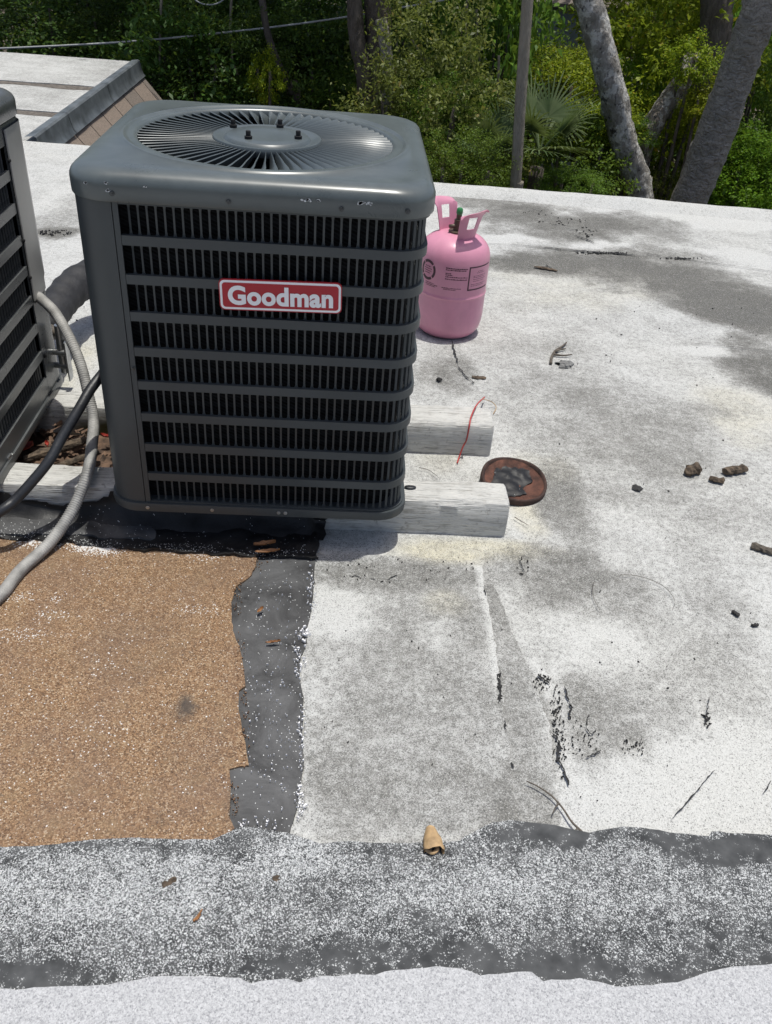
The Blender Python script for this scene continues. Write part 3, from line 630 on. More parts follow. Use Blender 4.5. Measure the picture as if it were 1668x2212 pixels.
def mat_coil():
    mt, nt, b = new_mat('dark_coil_fins'); n = N(nt); co = n.coord(); s = n.sep(co)
    z = n.m('FRACT', n.m('MULTIPLY', s[2], 52.)); wav = n.m('ABSOLUTE', n.m('SUBTRACT', z, .5))
    ver = n.m('FRACT', n.m('ADD', n.m('MULTIPLY', s[2], 130.), n.m('MULTIPLY', n.m('ADD', s[0], s[1]), 60.)))
    c = n.ramp(wav, [(.0, (.010, .011, .012)), (.25, (.005, .005, .006)), (.5, (.002, .002, .002))]); c = n.mix(n.m('MULTIPLY', n.lt(ver, .4), .5), c, (.020, .022, .024))
    link(nt, c, b, 'Base Color'); b.inputs['Roughness'].default_value = .8; b.inputs['Specular IOR Level'].default_value = .12
    link(nt, n.bump(ver, .5, .003), b, 'Normal'); return mt
M['coil'] = mat_coil()
HB, RB = .325, .062; BH = .731
def condenser(label, cx, cy, paint, body, pan, rows, rowtop, rowpitch, rowh, louv, flat_faces, seams, group, cap_dz=0.):
    c = (cx, cy, H0); u = thing('condenser_unit', label, 'condenser', c, group)
    # base pan
    V, F = ring_mesh([(.318, RB, .0), (.330, RB+.004, .001), (.3315, RB+.005, .012), (.330, RB+.004, .0215), (.318, RB, .022)], c, True, True); mk('base_pan', V, F, body, u, sharp=50)
    # coil, and a closed black shroud that paints the darkness inside
    V, F = ring_mesh([(.296, .05, .0225), (.296, .05, .668)], c); mk('coil', V, F, M['coil'], u)
    V, F = ring_mesh([(.286, None, .30), (.268, None, .62), (.262, None, .714)], c, True); mk('inner_dark_shroud', V, F, M['black'], u)
    # fan below the guard
    mb = MB()
    for q in range(3):
        a0 = q*2.094+.4; Vb = []; 
        for i in range(9):
            r = .05+.19*i/8
            for d, zz in ((-.30, .52), (.30, .58)): Vb.append((cx+r*math.cos(a0+d*(.6+.9*i/8)), cy+r*math.sin(a0+d*(.6+.9*i/8)), H0+zz))
        mb.add(Vb, [(2*i, 2*i+1, 2*i+3, 2*i+2) for i in range(8)])
    V, F = lathe([(0, .6), (.055, .6), (.06, .59), (.06, .50), (0, .50)], c, 24); mb.add(V, F); mk('fan', mb.v(), mb.F, M['black'], u)
    # plain sheet panels
    zt = .668+.012; s0, s1 = louv; T = 8*(HB-RB)+2*math.pi*RB
    ends = [s1]+seams+[s0+T]
    for a, b in zip(ends[:-1], ends[1:]):
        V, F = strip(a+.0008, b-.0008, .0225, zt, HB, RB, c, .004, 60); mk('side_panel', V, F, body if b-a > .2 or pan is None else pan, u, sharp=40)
    # rails between the louvre rows
    zs = [rowtop-rowpitch*k_ for k_ in range(rows)]
    edges = [(rowtop, zt)]+[(zs[k_+1], zs[k_]-rowh) for k_ in range(rows-1)]+[(.0225, zs[-1]-rowh)]
    for a, b in edges:
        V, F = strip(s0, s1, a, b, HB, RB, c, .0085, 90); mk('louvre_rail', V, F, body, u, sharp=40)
    # margins and bars
    pitch = .0157; n_ = int((s1-s0)/pitch); pitch = (s1-s0)/n_
    sm = slat_mesh(rowh+.002, body); Lr = [np.array(v.co) for v in sm.vertices]; Fr = [tuple(p_.vertices) for p_ in sm.polygons]; mb = MB()
    for k_, z in enumerate(zs):
        for i in range(1, n_):
            s = s0+i*pitch; (x, y), t = path_point(s, HB, RB)
            ff = [f0 for f0 in flat_faces if f0[0] < s < f0[1]]
            loc = (x-.0080*math.cos(t), y-.0080*math.sin(t), z-rowh-.001)
            if ff: put('louvre_bar', sm, u, loc, (0, 0, t+math.pi/2))
            else:
                a = t+math.pi/2; ca, sa = math.cos(a), math.sin(a); mb.add([(cx+loc[0]+v[0]*ca-v[1]*sa, cy+loc[1]+v[0]*sa+v[1]*ca, H0+loc[2]+v[2]) for v in Lr], Fr)
    if mb.n: mk('louvre_bars', mb.v(), mb.F, body, u, smooth=False, kind='stuff')
    # top cap
    d = cap_dz; Hc = BH+d
    rings = [(.322, .068, Hc-.058), (.3305, .076, Hc-.0585), (.332, .078, Hc-.056), (.3325, .078, Hc-.032), (.3318, .078, Hc-.0255), (.329, .078, Hc-.0185), (.323, .076, Hc-.0125), (.314, .074, Hc-.008), (.302, .070, Hc-.0055), (.297, .078, Hc-.005)]
    rings += [(.292, None, Hc-.0045), (.290, None, Hc-.0018), (.2865, None, Hc-.0002), (.283, None, Hc-.0012), (.280, None, Hc-.0042), (.276, None, Hc-.0045), (.267, None, Hc-.0035), (.262, None, Hc-.0042), (.258, None, Hc-.010), (.257, None, Hc-.020)]
    V, F = ring_mesh(rings, c); capo_ = mk('top_cap', V, F, paint, u, sharp=60)
    # fan guard: hub, blades, outer ring
    g_ = lathe([(.111, -.022), (.1125, -.010), (.110, -.005), (.104, -.0045), (.096, -.009), (.089, -.0095), (.085, -.004), (.081, -.002), (.05, -.0015), (.045, -.0022), (.0, -.0022)], (cx, cy, H0+Hc), 72)
    guard = mk('fan_guard', g_[0], g_[1], M['blade'] if paint is M['unit'] else paint, u, sharp=50)
    nb = 70; dth = 2*math.pi/nb; V = []; F = []; nr = 13
    for i in range(nr):
        t = i/(nr-1); r = .1085+.150*t
        curl = .5*dth*math.sin(max(0, (t-.55)/.45)*math.pi/2)**2; base_a = -.9*dth*t**2*.5
        wd = dth*(.28+.56*min(1, t*1.4)); dz = .011+.014*min(1, t*2.2)*(1-.35*max(0, (t-.8)/.2))
        for q in range(5):
            f = q/4; a = base_a+curl*(f-.5)+wd*(f-.5)*(1-.25*abs(f-.5)); zz = Hc-.0065-.002*(1-t)-dz*(1-f)**1.15
            V.append((r*math.cos(a), r*math.sin(a), zz))
        a += (.0002+.0013*t)/r; V.append((r*math.cos(a), r*math.sin(a), Hc-.0062-.002*(1-t))); a += (.0003+.0009*t)/r; V.append((r*math.cos(a), r*math.sin(a), Hc-.0078-.002*(1-t)))
    for i in range(nr-1):
        for q in range(6): F.append((i*7+q, (i+1)*7+q, (i+1)*7+q+1, i*7+q+1))
    bm_ = mesh_data('guard_blade', V, F, M['blade'] if paint is M['unit'] else paint)
    for k_ in range(nb): put('guard_blade', bm_, guard, (0, 0, 0), (0, 0, k_*dth))
    for sx, sy in ((-.075, .046), (.020, .075), (-.034, -.047), (.064, -.018)):
        V, F = lathe([(.0, .0155), (.0046, .0155), (.005, .0145), (.005, .006), (.0078, .0055), (.0078, -.0005), (.0, -.0005)], (cx+sx, cy+sy, H0+Hc-.0018), 12); mk('hub_bolt', V, F, M['black'], guard, sharp=40)
    return u, capo_, guard
def screw(parent, x, y, z, r=.006, ang=-math.pi/2, mat=None):
    V, F = lathe([(.0, .0035), (r*.55, .0035), (r*.6, .0015), (r, .0012), (r, -.001)], (0, 0, 0), 12)
    R_ = np.array(Matrix.Rotation(ang, 3, 'Z')@Matrix.Rotation(math.pi/2, 3, 'Y')); V = V@R_.T+np.array([x, y, z]); mk('screw', V, F, mat or M['screw'], parent, sharp=40)
CX1, CY1 = 0., .3245
sx0 = -.236
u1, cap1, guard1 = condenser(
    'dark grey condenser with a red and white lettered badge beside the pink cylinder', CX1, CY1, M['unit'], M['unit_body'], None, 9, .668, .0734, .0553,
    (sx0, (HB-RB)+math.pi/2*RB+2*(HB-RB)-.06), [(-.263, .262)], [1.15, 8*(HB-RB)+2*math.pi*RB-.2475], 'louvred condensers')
yf = CY1-.3325
for x, z in ((-.242, .783), (-.04, .781), (.159, .781), (.278, .783)): screw(cap1, x, yf+(.002 if x > .25 else 0), z, .0048)
screw(u1, -.242, CY1-HB, .443, .0045)
for x in (-.243, -.102, .045, .06): screw(u1, x, CY1-.3312, .107, .0042, mat=M['steel'])
def chips(parent, spots, y, seed):
    rg = np.random.RandomState(seed); mb = MB()
    for x, z, rx, rz, n_ in spots:
        for _ in range(n_):
            a = rg.rand()*6.28; r = rg.rand(); px, pz = x+rx*r*math.cos(a), z+rz*r*math.sin(a); q = 7; th = np.linspace(0, 6.28, q, endpoint=False); rr = .0022*(.4+rg.rand(q))
            mb.add(np.column_stack([px+1.5*rr*np.cos(th), np.full(q, y), pz+rr*np.sin(th)]), [tuple(range(q))])
    mk('paint_chips', mb.v(), mb.F, M['chip'], parent, smooth=False, kind='stuff')
chips(cap1, [(.099, .792, .014, .003, 6), (.120, .793, .006, .002, 3), (.195, .793, .022, .002, 13), (-.183, .799, .002, .003, 2), (-.25, .800, .006, .003, 3), (-.285, .799, .006, .001, 2), (-.247, .787, .004, .002, 3)], yf-.0005, 3)
# badge
bx, bz, bw, bh, tl = .051, .6105, .231, .0605, math.radians(1.1)
def rrect(w_, h_, r, n_=6):
    P = []
    for sx, sy, a0 in ((1, 1, 0), (-1, 1, 90), (-1, -1, 180), (1, -1, 270)):
        for k_ in range(n_+1):
            a = math.radians(a0+90*k_/n_); P.append((sx*(w_/2-r)+r*math.cos(a), sy*(h_/2-r)+r*math.sin(a)))
    return P
def plate(P, y0, y1, mat, name, parent, z=bz, x=bx):
    ct, st = math.cos(tl), math.sin(tl); n_ = len(P); V = [(x+a*ct-b*st, y, z+a*st+b*ct) for y in (y0, y1) for a, b in P]
    F = [tuple(range(n_, 2*n_))]+[(i, (i+1) % n_, n_+(i+1) % n_, n_+i) for i in range(n_)]
    return mk(name, V, F, mat, parent, smooth=False)
fy = CY1-HB
badge = plate(rrect(bw, bh, .010), fy-.0005, fy-.0045, M['red'], 'badge', u1); badge['label'] = 'red badge plate with white border and lettering'
plate(rrect(bw-.004, bh-.004, .009), fy-.0045, fy-.0052, M['white'], 'badge_border', badge)
plate(rrect(bw-.0125, bh-.0125, .006), fy-.0052, fy-.0058, M['red'], 'badge_field', badge)
fc = bpy.data.curves.new('badge_lettering', 'FONT'); fc.body = 'Goodman'; fc.size = .050; fc.align_x = 'CENTER'; fc.align_y = 'CENTER'; fc.offset = .0019; fc.extrude = .0004; fc.space_character = 1.04; fc.resolution_u = 5
to = bpy.data.objects.new('tmp_text', fc); COL.objects.link(to); bpy.context.view_layer.update()
dg = bpy.context.evaluated_depsgraph_get(); tm = bpy.data.meshes.new_from_object(to.evaluated_get(dg)); bpy.data.objects.remove(to)
tv = np.array([v.co[:] for v in tm.vertices]); lo, hi = tv.min(0), tv.max(0); tv = tv-(lo+hi)/2; sfx = .198/(hi[0]-lo[0]); sfz = .038/(hi[1]-lo[1])
tv2 = np.column_stack([tv[:, 0]*sfx, -tv[:, 2]-(fy*0), tv[:, 1]*sfz]); ct, st = math.cos(tl), math.sin(tl)
tv2 = np.column_stack([bx+tv2[:, 0]*ct-tv2[:, 2]*st, fy-.0066+tv2[:, 1], bz+tv2[:, 0]*st+tv2[:, 2]*ct])
mk('badge_lettering', tv2, [tuple(p_.vertices) for p_ in tm.polygons], M['white'], badge, smooth=False)
# second unit, cut by the left edge of the frame
UX = -.592-HB; UY = .295
Tp = 8*(HB-RB)+2*math.pi*RB; qs = (HB-RB)+math.pi/2*RB      # start of the right-hand flat face
u2, cap2, guard2 = condenser('older faded grey condenser cut off by the left edge, louvred side facing the badge unit', UX, UY, M['unit_old'], M['unit_old'], M['unit_panel'], 8, .638, .0737, .052,
    (-.2, qs+.44), [(qs+.0, qs+.46)], [qs+.525+math.pi/2*RB+.04, Tp-.25], 'louvred condensers', .012)
# service cover of the second unit, its valve, screws, foot
xr = UX+HB
V = []; F = []
zb, ztp = .40, .765
pr = [(xr+.002, .475), (xr+.004, .478), (xr+.004, .565), (xr-.002, .590), (xr-.016, .607), (xr-.05, .618)]
for z, k_ in ((zb-.03, 0), (zb, .0), (ztp, 0)):
    for i, (x, y) in enumerate(pr): V.append((x, y-(.03*(i > 2) if z < zb else 0), z))
for r_ in range(2):
    for i in range(5): F.append((r_*6+i, r_*6+i+1, (r_+1)*6+i+1, (r_+1)*6+i))
mk('service_cover', V, F, M['unit_panel'], u2, sharp=30)
for z in (.70, .52, .43, .22): screw(u2, xr+.0015, .482 if z < .4 else .4775, z, .0055, 0., M['black'])
screw(u2, xr+.002, .165, .118, .006, 0., M['steel'])
V, F = box((xr+.002, .15, .100), (.004, .022, .05)); mk('hold_down_bracket', V, F, M['steel'], u2, smooth=False)
mb = MB()
vp = np.array([xr+.022, .555, .20]); V, F = tube([vp+[0, 0, -.06], vp, vp+[0, 0, .075]], [.011, .013, .010], 12); mb.add(V, F)
V, F = tube([vp+[-.04, .0, .0], vp+[.018, -.01, 0]], .009, 10); mb.add(V, F); V, F = tube([vp+[-.03, .0, -.04], vp+[.014, -.01, -.04]], .008, 10); mb.add(V, F)
V, F = box(vp+np.array([.016, -.01, -.02]), (.004, .03, .11)); mb.add(V, F); mk('service_valve', mb.v(), mb.F, M['steel'], u2, sharp=40)
# ------------------------------------------------------------------ hoses and cables between the units
def ribbed(P, r, pitch=.0055, depth=.10, n=14):
    L = np.concatenate([[0], np.cumsum(np.linalg.norm(np.diff(P, axis=0), axis=1))]); m_ = int(L[-1]/pitch*3); s = np.linspace(0, L[-1], m_)
    Q = np.stack([np.interp(s, L, P[:, k_]) for k_ in range(3)], 1); R_ = r*(1+depth*np.sin(s/pitch*2*np.pi)); return tube(Q, R_, n)
cp = [(82, 640, .37), (119, 676, .355), (154, 738, .31), (176, 793, .265), (190, 848, .22), (202, 905, .175), (199, 958, .15), (190, 1019, .13), (160, 1095, .075), (110, 1170, .034), (45, 1232, .0225), (0, 1287, .0225), (-70, 1345, .0225), (-200, 1430, .0225)]
P = catmull([at(*q) for q in cp], 14); V, F = ribbed(P, .0125)
cond = mk('flexible_conduit', V, F, M['conduit'], None, label='ribbed grey flexible conduit arching down from the left condenser to the roof', cat='conduit')
kp = [(240, 785, .33), (198, 838, .30), (170, 885, .27), (134, 945, .225), (107, 994, .19), (70, 1040, .155), (32, 1081, .125), (0, 1105, .112), (-60, 1138, .08), (-200, 1200, .035)]
P = catmull([at(*q) for q in kp], 12); V, F = tube(P, .0115, 14)
mk('black_cable', V, F, M['conduit_dark'], None, label='smooth black cable crossing over the grey conduit to the badge condenser', cat='cable')
ip = np.array([(-.66, .72, .20), (-.68, .80, .155), (-.70, .93, .15), (-.70, 1.06, .155), (-.66, 1.2, .16), (-.55, 1.32, .15), (-.35, 1.38, .12), (-.05, 1.2, .1)])
P = catmull(ip, 10); L_ = np.linspace(0, 1, len(P)); rr = np.interp(L_, [0, .08, .2, .38, .5, 1], [.026, .034, .040, .052, .056, .055]); rr *= 1+.04*np.sin(L_*90)
V, F = tube(P, rr, 16); ins = mk('insulated_pipe', V, F, M['insulation'], None, label='thick black foam wrapped refrigerant pipe running behind the badge condenser', cat='pipe')
V, F = tube(catmull([(-.60, .60, .23), (-.64, .70, .20), (-.68, .80, .12), (-.72, .93, .11), (-.72, 1.1, .10), (-.66, 1.25, .09)], 8), .009, 10); mk('copper_line', V, F, M['twig'], ins)
# red wire over the rear timber
P = catmull([at(x, y, z) for x, y, z in ((1047, 858, .02), (1030, 875, .10), (1018, 900, .108), (1014, 921, .099))]+[aty(1008, 950, .440), aty(1000, 966, .436)]+[at(992, 988, .006), at(988, 1000, .005)], 8)
V, F = tube(P, .0022, 8); mk('red_wire', V, F, M['red_wire'], None, label='thin red wire draped over the end of the rear timber', cat='wire')
P = catmull([at(x, y, z) for x, y, z in ((1042, 862, .05), (1062, 868, .02), (1072, 880, .006), (1066, 894, .005))], 8); V, F = tube(P, .0012, 6); mk('tan_wire', V, F, M['tan_leaf'], None, label='short tan wire curl beside the red wire', cat='wire')
# ------------------------------------------------------------------ pink refrigerant cylinder
PC = (.541, 1.302, .0); pink = thing('refrigerant_cylinder', 'pink refrigerant cylinder with two handles standing behind the badge condenser', 'gas cylinder', PC)
prof = [(.0, .004), (.05, .003), (.082, .001), (.092, .004), (.104, .014), (.114, .030), (.119, .052), (.1205, .075), (.1205, .10), (.1205, .140), (.1205, .1465), (.1218, .148), (.1222, .150), (.1218, .152), (.1205, .1535), (.1205, .16), (.1205, .20), (.1205, .235), (.1204, .255), (.119, .272), (.114, .288), (.104, .303), (.09, .315), (.072, .324), (.05, .330), (.026, .3325), (.0, .333)]
V, F = lathe(prof, PC, 64); body_ = mk('body', V, F, M['pink'], pink)
def handle(th0, th1):
    """curved plate rising from the shoulder, leaning out, with a window, rounded top corners and a flared rim"""
    n_ = 26; levels = [(.061, .318), (.0635, .334), (.066, .345), (.070, .360), (.074, .375), (.078, .389), (.081, .399), (.085, .408), (.092, .415), (.101, .420)]
    V = []; F = []; m_ = len(levels)
    for i in range(n_+1):
        f = i/n_; e = abs(2*f-1)
        for j, (r, z) in enumerate(levels):
            t = j/(m_-1); th = th0+(th1-th0)*(.5+(f-.5)*(1-.10*t)); zz = z-(.016*e**6 if j > 6 else 0)*(j-6)/3+(.007*(f-.5)*2 if j > 7 else 0)
            for d in (0, .003): V.append((PC[0]+(r-d)*math.cos(th), PC[1]+(r-d)*math.sin(th), zz))
    k_ = m_*2
    hole = lambda i, j: 0 <= i < n_ and (8 <= i < n_-8 and 3 <= j < 6)
    for i in range(n_):
        for j in range(m_-1):
            if hole(i, j): continue
            a = i*k_+j*2; b = (i+1)*k_+j*2
            F += [(a, b, b+2, a+2), (a+1, a+3, b+3, b+1)]
            for cond_, q in ((i == 0 or hole(i-1, j), (a, a+2, a+3, a+1)), (i == n_-1 or hole(i+1, j), (b, b+1, b+3, b+2)), (j == 0 or hole(i, j-1), (a, a+1, b+1, b)), (j == m_-2 or hole(i, j+1), (a+2, b+2, b+3, a+3))):
                if cond_: F.append(q)
    return mk('handle', V, F, M['pink'], pink, sharp=50)
handle(math.radians(-96), math.radians(-22)); handle(math.radians(88), math.radians(160))
V, F = lathe([(.030, .333), (.030, .337), (.015, .338), (.014, .372), (.009, .373), (.009, .388), (.0, .388)], PC, 16); val = mk('valve', V, F, M['brass'], pink, sharp=40)
V, F = tube([(PC[0]-.03, PC[1]-.012, .352), (PC[0], PC[1], .352)], [.006, .008], 10); mk('valve_outlet', V, F, M['brass'], val)
V, F = lathe([(.0, .409), (.007, .408), (.0105, .404), (.011, .393), (.009, .388), (.0, .388)], PC, 12)
V[:, 0] = PC[0]+(V[:, 0]-PC[0])*(1+.25*np.sin(6*np.arctan2(V[:, 1]-PC[1], V[:, 0]-PC[0]))*.4); mk('valve_knob', V, F, M['green'], val, sharp=40)
# dark printing on the cylinder wall, bent to the wall
camdir = math.atan2(CAM[1]-PC[1], CAM[0]-PC[0])
def wrap(mb, a0, a1, z0, z1, r=.1209, n_=6):
    V = []; F = []
    for i in range(n_+1):
        th = camdir+math.radians(a0+(a1-a0)*i/n_)
        for z in (z0, z1): V.append((PC[0]+r*math.cos(th), PC[1]+r*math.sin(th), z))
    for i in range(n_): F.append((2*i, 2*i+2, 2*i+3, 2*i+1))
    mb.add(V, F)
rg = np.random.RandomState(5); mb = MB()
for z, a0, a1, hgt in ((.2500, -11, 24, .0032), (.2445, -11, 22, .0028), (.2335, -11, -2, .0028), (.2285, -11, 1, .0022), (.2225, -11, 25, .0026), (.2150, -11, 25, .0028), (.186, -15, 16, .0020), (.1815, -12, 8, .0020), (.186, -46, -22, .0020), (.1815, -44, -26, .0020), (.191, -46, -28, .0018)):
    a = a0
    while a < a1:
        w_ = 1+2.8*rg.rand(); wrap(mb, a, min(a+w_, a1), z, z+hgt*(.7+.5*rg.rand()), n_=2); a += w_+.5
mk('small_print', mb.v(), mb.F, M['print'], body_, smooth=False, kind='stuff')
mb = MB()
wrap(mb, 27, 74, .2535, .2575, n_=14); wrap(mb, 27, 74, .180, .1845, n_=14); wrap(mb, 27, 29.2, .1845, .2535, n_=2)
mk('warning_frame', mb.v(), mb.F, M['print'], body_, smooth=False)
mb = MB()
for z, a0, a1 in ((.240, 44, 56), (.235, 42, 60), (.226, 36, 64), (.221, 36, 62), (.215, 36, 64), (.209, 36, 60), (.199, 33, 66), (.194, 33, 60)):
    a = a0
    while a < a1: w_ = 1+2.5*rg.rand(); wrap(mb, a, min(a+w_, a1), z, z+.0014, n_=2); a += w_+.8
mk('warning_print', mb.v(), mb.F, M['print'], body_, smooth=False, kind='stuff')
mb = MB(); nn_ = 40; V = []; F = []
for i in range(nn_):
    t = 2*math.pi*i/nn_
    for r_ in (.0235, .032):
        th = camdir+math.radians(-43)+r_*math.cos(t)/.1209; V.append((PC[0]+.1209*math.cos(th), PC[1]+.1209*math.sin(th), 0.231+r_*math.sin(t)*1.02))
for i in range(nn_):
    j = (i+1) % nn_
    if i % 10 != 4: F.append((2*i, 2*j, 2*j+1, 2*i+1))
mk('round_emblem', V, F, M['print'], body_, smooth=False)
mb = MB()
for z, a0, a1 in ((.241, -49, -37), (.234, -51, -35), (.227, -51, -35), (.220, -49, -38)):
    a = a0
    while a < a1: w_ = 1.2+1.8*rg.rand(); wrap(mb, a, min(a+w_, a1), z, z+.003, n_=2); a += w_+.9
mk('emblem_print', mb.v(), mb.F, M['print'], body_, smooth=False, kind='stuff')
pink.scale = (1, 1, 1.045)
# ------------------------------------------------------------------ rusty round vent behind the front timber
RC = np.array([.634, .300, .012]); rv = thing('rusty_vent', 'round rusty iron vent dish filled with tar behind the front timber end', 'roof vent', RC)
V, F = lathe([(.0885, .000), (.088, .014), (.085, .018), (.0815, .016), (.078, .010)], RC, 64); V[:, 2] += .003*np.sin(3*np.arctan2(V[:, 1]-RC[1], V[:, 0]-RC[0])); mk('rim', V, F, M['rust_rim'], rv)
V, F = lathe([(.080, .012), (.072, .009), (.06, .0075), (.04, .007), (.0, .007)], RC, 48); mk('dish', V, F, M['rust'], rv)
P = [RC[:2]+np.array([r_*math.cos(t), r_*math.sin(t)]) for t, r_ in ((0.2, .050), (.7, .060), (1.2, .05), (1.8, .055), (2.3, .066), (2.8, .055), (3.4, .060), (4.0, .070), (4.6, .072), (5.0, .058), (5.5, .034))]
tl_ = sheet('tar_lump', P, M['black_tar'], .021, rv, .006, .016, step=.006, seed=11., zfun=lambda X, Y: .012*(fbm(X, Y, 50, 4, 5)-.3)); set_attr(tl_.data, 'warm', np.zeros(len(tl_.data.vertices)))
rv.rotation_euler = (math.radians(9), math.radians(4), 0)
# ------------------------------------------------------------------ debris on the roof
def chunk(name, label, cat, x, y, ln, r, ang, mat, seed, group=None, z=.006, flat=.8):
    c = at(x, y, z); rg = np.random.RandomState(seed); n_ = 9; t = np.linspace(-.5, .5, n_)
    P = np.stack([c[0]+t*ln*math.cos(ang), c[1]+t*ln*math.sin(ang), np.full(n_, z+r*flat*.85)], 1); P[:, :2] += (rg.rand(n_, 2)-.5)*r*.5
    R_ = r*(.75+.5*rg.rand(n_)); R_[0] *= .7; R_[-1] *= .6; V, F = tube(P, R_, 9, True, .5, rg); V[:, 2] = z-.003+np.maximum((V[:, 2]-z)*flat, 0)
    return mk(name, V, F, mat, None, smooth=False, label=label, cat=cat, group=group)
chunk('bark_chunk', 'short split bark chunk, left of the pair near the right edge', 'bark', 1497, 1019, .05, .016, .2, M['barkbit'], 1, 'broken branch pieces on the roof')
chunk('bark_chunk', 'longer broken branch chunk, right of the pair near the right edge', 'bark', 1588, 1019, .07, .015, .25, M['barkbit'], 2, 'broken branch pieces on the roof')
chunk('bark_chunk', 'small bark piece between the two larger branch chunks', 'bark', 1549, 1038, .042, .010, -.3, M['barkbit'], 3, 'broken branch pieces on the roof')
chunk('asphalt_flake', 'flat dark asphalt flake lying alone left of the bark chunks', 'flake', 1377, 1053, .030, .011, -.4, M['dark_chip'], 4, flat=.35)
chunk('branch_piece', 'dark branch piece at the right edge of the picture', 'branch', 1652, 1189, .06, .010, -.45, M['twig'], 5)
chunk('pebble', 'grey flat pebble below the small twigs beside the cylinder', 'pebble', 1222, 787, .045, .022, .1, M['pebble'], 6, flat=.3)
chunk('bark_flake', 'thin dark flake by the seam in front of the cylinder', 'flake', 1036, 815, .045, .008, -.05, M['barkbit'], 7, flat=.5)
chunk('dark_pellet', 'small black pellet left of the seam in front of the cylinder', 'pellet', 948, 821, .014, .008, .3, M['dark_chip'], 8)
chunk('seed_pod', 'small dark oval pod on the white coating at far right', 'pod', 1590, 1325, .018, .005, -1.0, M['dark_chip'], 9)
chunk('seed_pod', 'tiny split dark pod near the right edge below the oval pod', 'pod', 1632, 1350, .016, .004, .2, M['dark_chip'], 10)
chunk('bark_flake', 'thin dark bark curl lying on the far grey stain right of the cylinder', 'flake', 1180, 580, .10, .008, -.35, M['barkbit'], 11, flat=.6)
chunk('tar_crumb', 'brown bark crumb on the speckled band at left', 'crumb', 366, 1904, .022, .005, .6, M['barkbit'], 12, z=.018, flat=.5)
chunk('tar_crumb', 'small round brown crumb on the speckled band near the tar strip', 'crumb', 597, 1897, .010, .0055, .5, M['barkbit'], 13, z=.017, flat=.4)
def twig(name, label, P, r, mat=None, branches=(), z=.008, cat='twig', taper=.5):
    Q = catmull([at(x, y, z) for x, y in P], 8); V, F = tube(Q, np.linspace(r, r*taper, len(Q)), 7); mb = MB().add(V, F)
    for B in branches:
        Q = catmull([at(x, y, z+.001) for x, y in B], 6); V, F = tube(Q, np.linspace(r*.8, r*.4, len(Q)), 6); mb.add(V, F)
    return mk(name, mb.v(), mb.F, mat or M['twig'], None, label=label, cat=cat)
twig('dry_twig', 'long thin dry stem with a side shoot reaching the dark band', [(1275, 1815), (1255, 1795), (1235, 1775), (1215, 1745), (1190, 1718), (1160, 1698), (1138, 1688)], .0022, None, [[(1208, 1735), (1200, 1745), (1194, 1758)], [(1255, 1797), (1262, 1806), (1280, 1812)], [(1248, 1790), (1238, 1798), (1232, 1803)]], z=.012)
twig('dry_twig', 'forked grey twig lying right of the cylinder above the pebble', [(1190, 785), (1192, 772), (1200, 758), (1215, 748), (1224, 740)], .0055, None, [[(1194, 765), (1205, 767), (1218, 768), (1236, 766)], [(1199, 760), (1208, 756), (1222, 753)]])
twig('thin_wire', 'thin dark wire bow on the stained coating at centre right', [(1283, 1258), (1280, 1275), (1284, 1295), (1296, 1318)], .0009, M['wire'], cat='wire')
twig('thin_wire', 'long thin wire arc right of the dark wire bow', [(1340, 1242), (1370, 1243), (1410, 1254), (1440, 1272), (1458, 1298), (1452, 1320)], .0008, M['wire'], cat='wire')
twig('thin_wire', 'fine wire arc on the roof just behind the front timber', [(905, 1010), (925, 1015), (940, 1025), (950, 1034)], .0009, M['wire'], cat='wire')
twig('dry_straw', 'short orange straw on the speckled band below the brown patch', [(418, 1990), (428, 1978), (437, 1964)], .002, M['orange_leaf'], [[(424, 1988), (434, 1975)]], z=.019, cat='straw')
twig('dry_twig', 'thin short twig on the cream coating beside the rusty vent', [(1112, 1117), (1128, 1127), (1142, 1135)], .0012)
def leaf(name, label, x, y, ln, wd, ang, mat, seed, curl=.5, z=.008, cat='leaf', group=None):
    c = at(x, y, z); rg = np.random.RandomState(seed); n_, k_ = 12, 7; V = []
    for i in range(n_):
        t = i/(n_-1); w_ = wd*math.sin(math.pi*min(1, t*.94+.06))**.7*(1+.18*(rg.rand()-.5))
        for j in range(k_):
            s = (j/(k_-1)-.5)*2; zz = curl*wd*(abs(s)**1.6)*(.6+.5*t)+curl*.35*ln*(t-.4)**2+.003*rg.rand(); lx, ly = (t-.5)*ln, s*w_*.5*(1-.25*curl)
            V.append((c[0]+lx*math.cos(ang)-ly*math.sin(ang), c[1]+lx*math.sin(ang)+ly*math.cos(ang), z+zz))
    F = [(i*k_+j, (i+1)*k_+j, (i+1)*k_+j+1, i*k_+j+1) for i in range(n_-1) for j in range(k_-1)]
    return mk(name, V, F, mat, None, label=label, cat=cat, group=group)
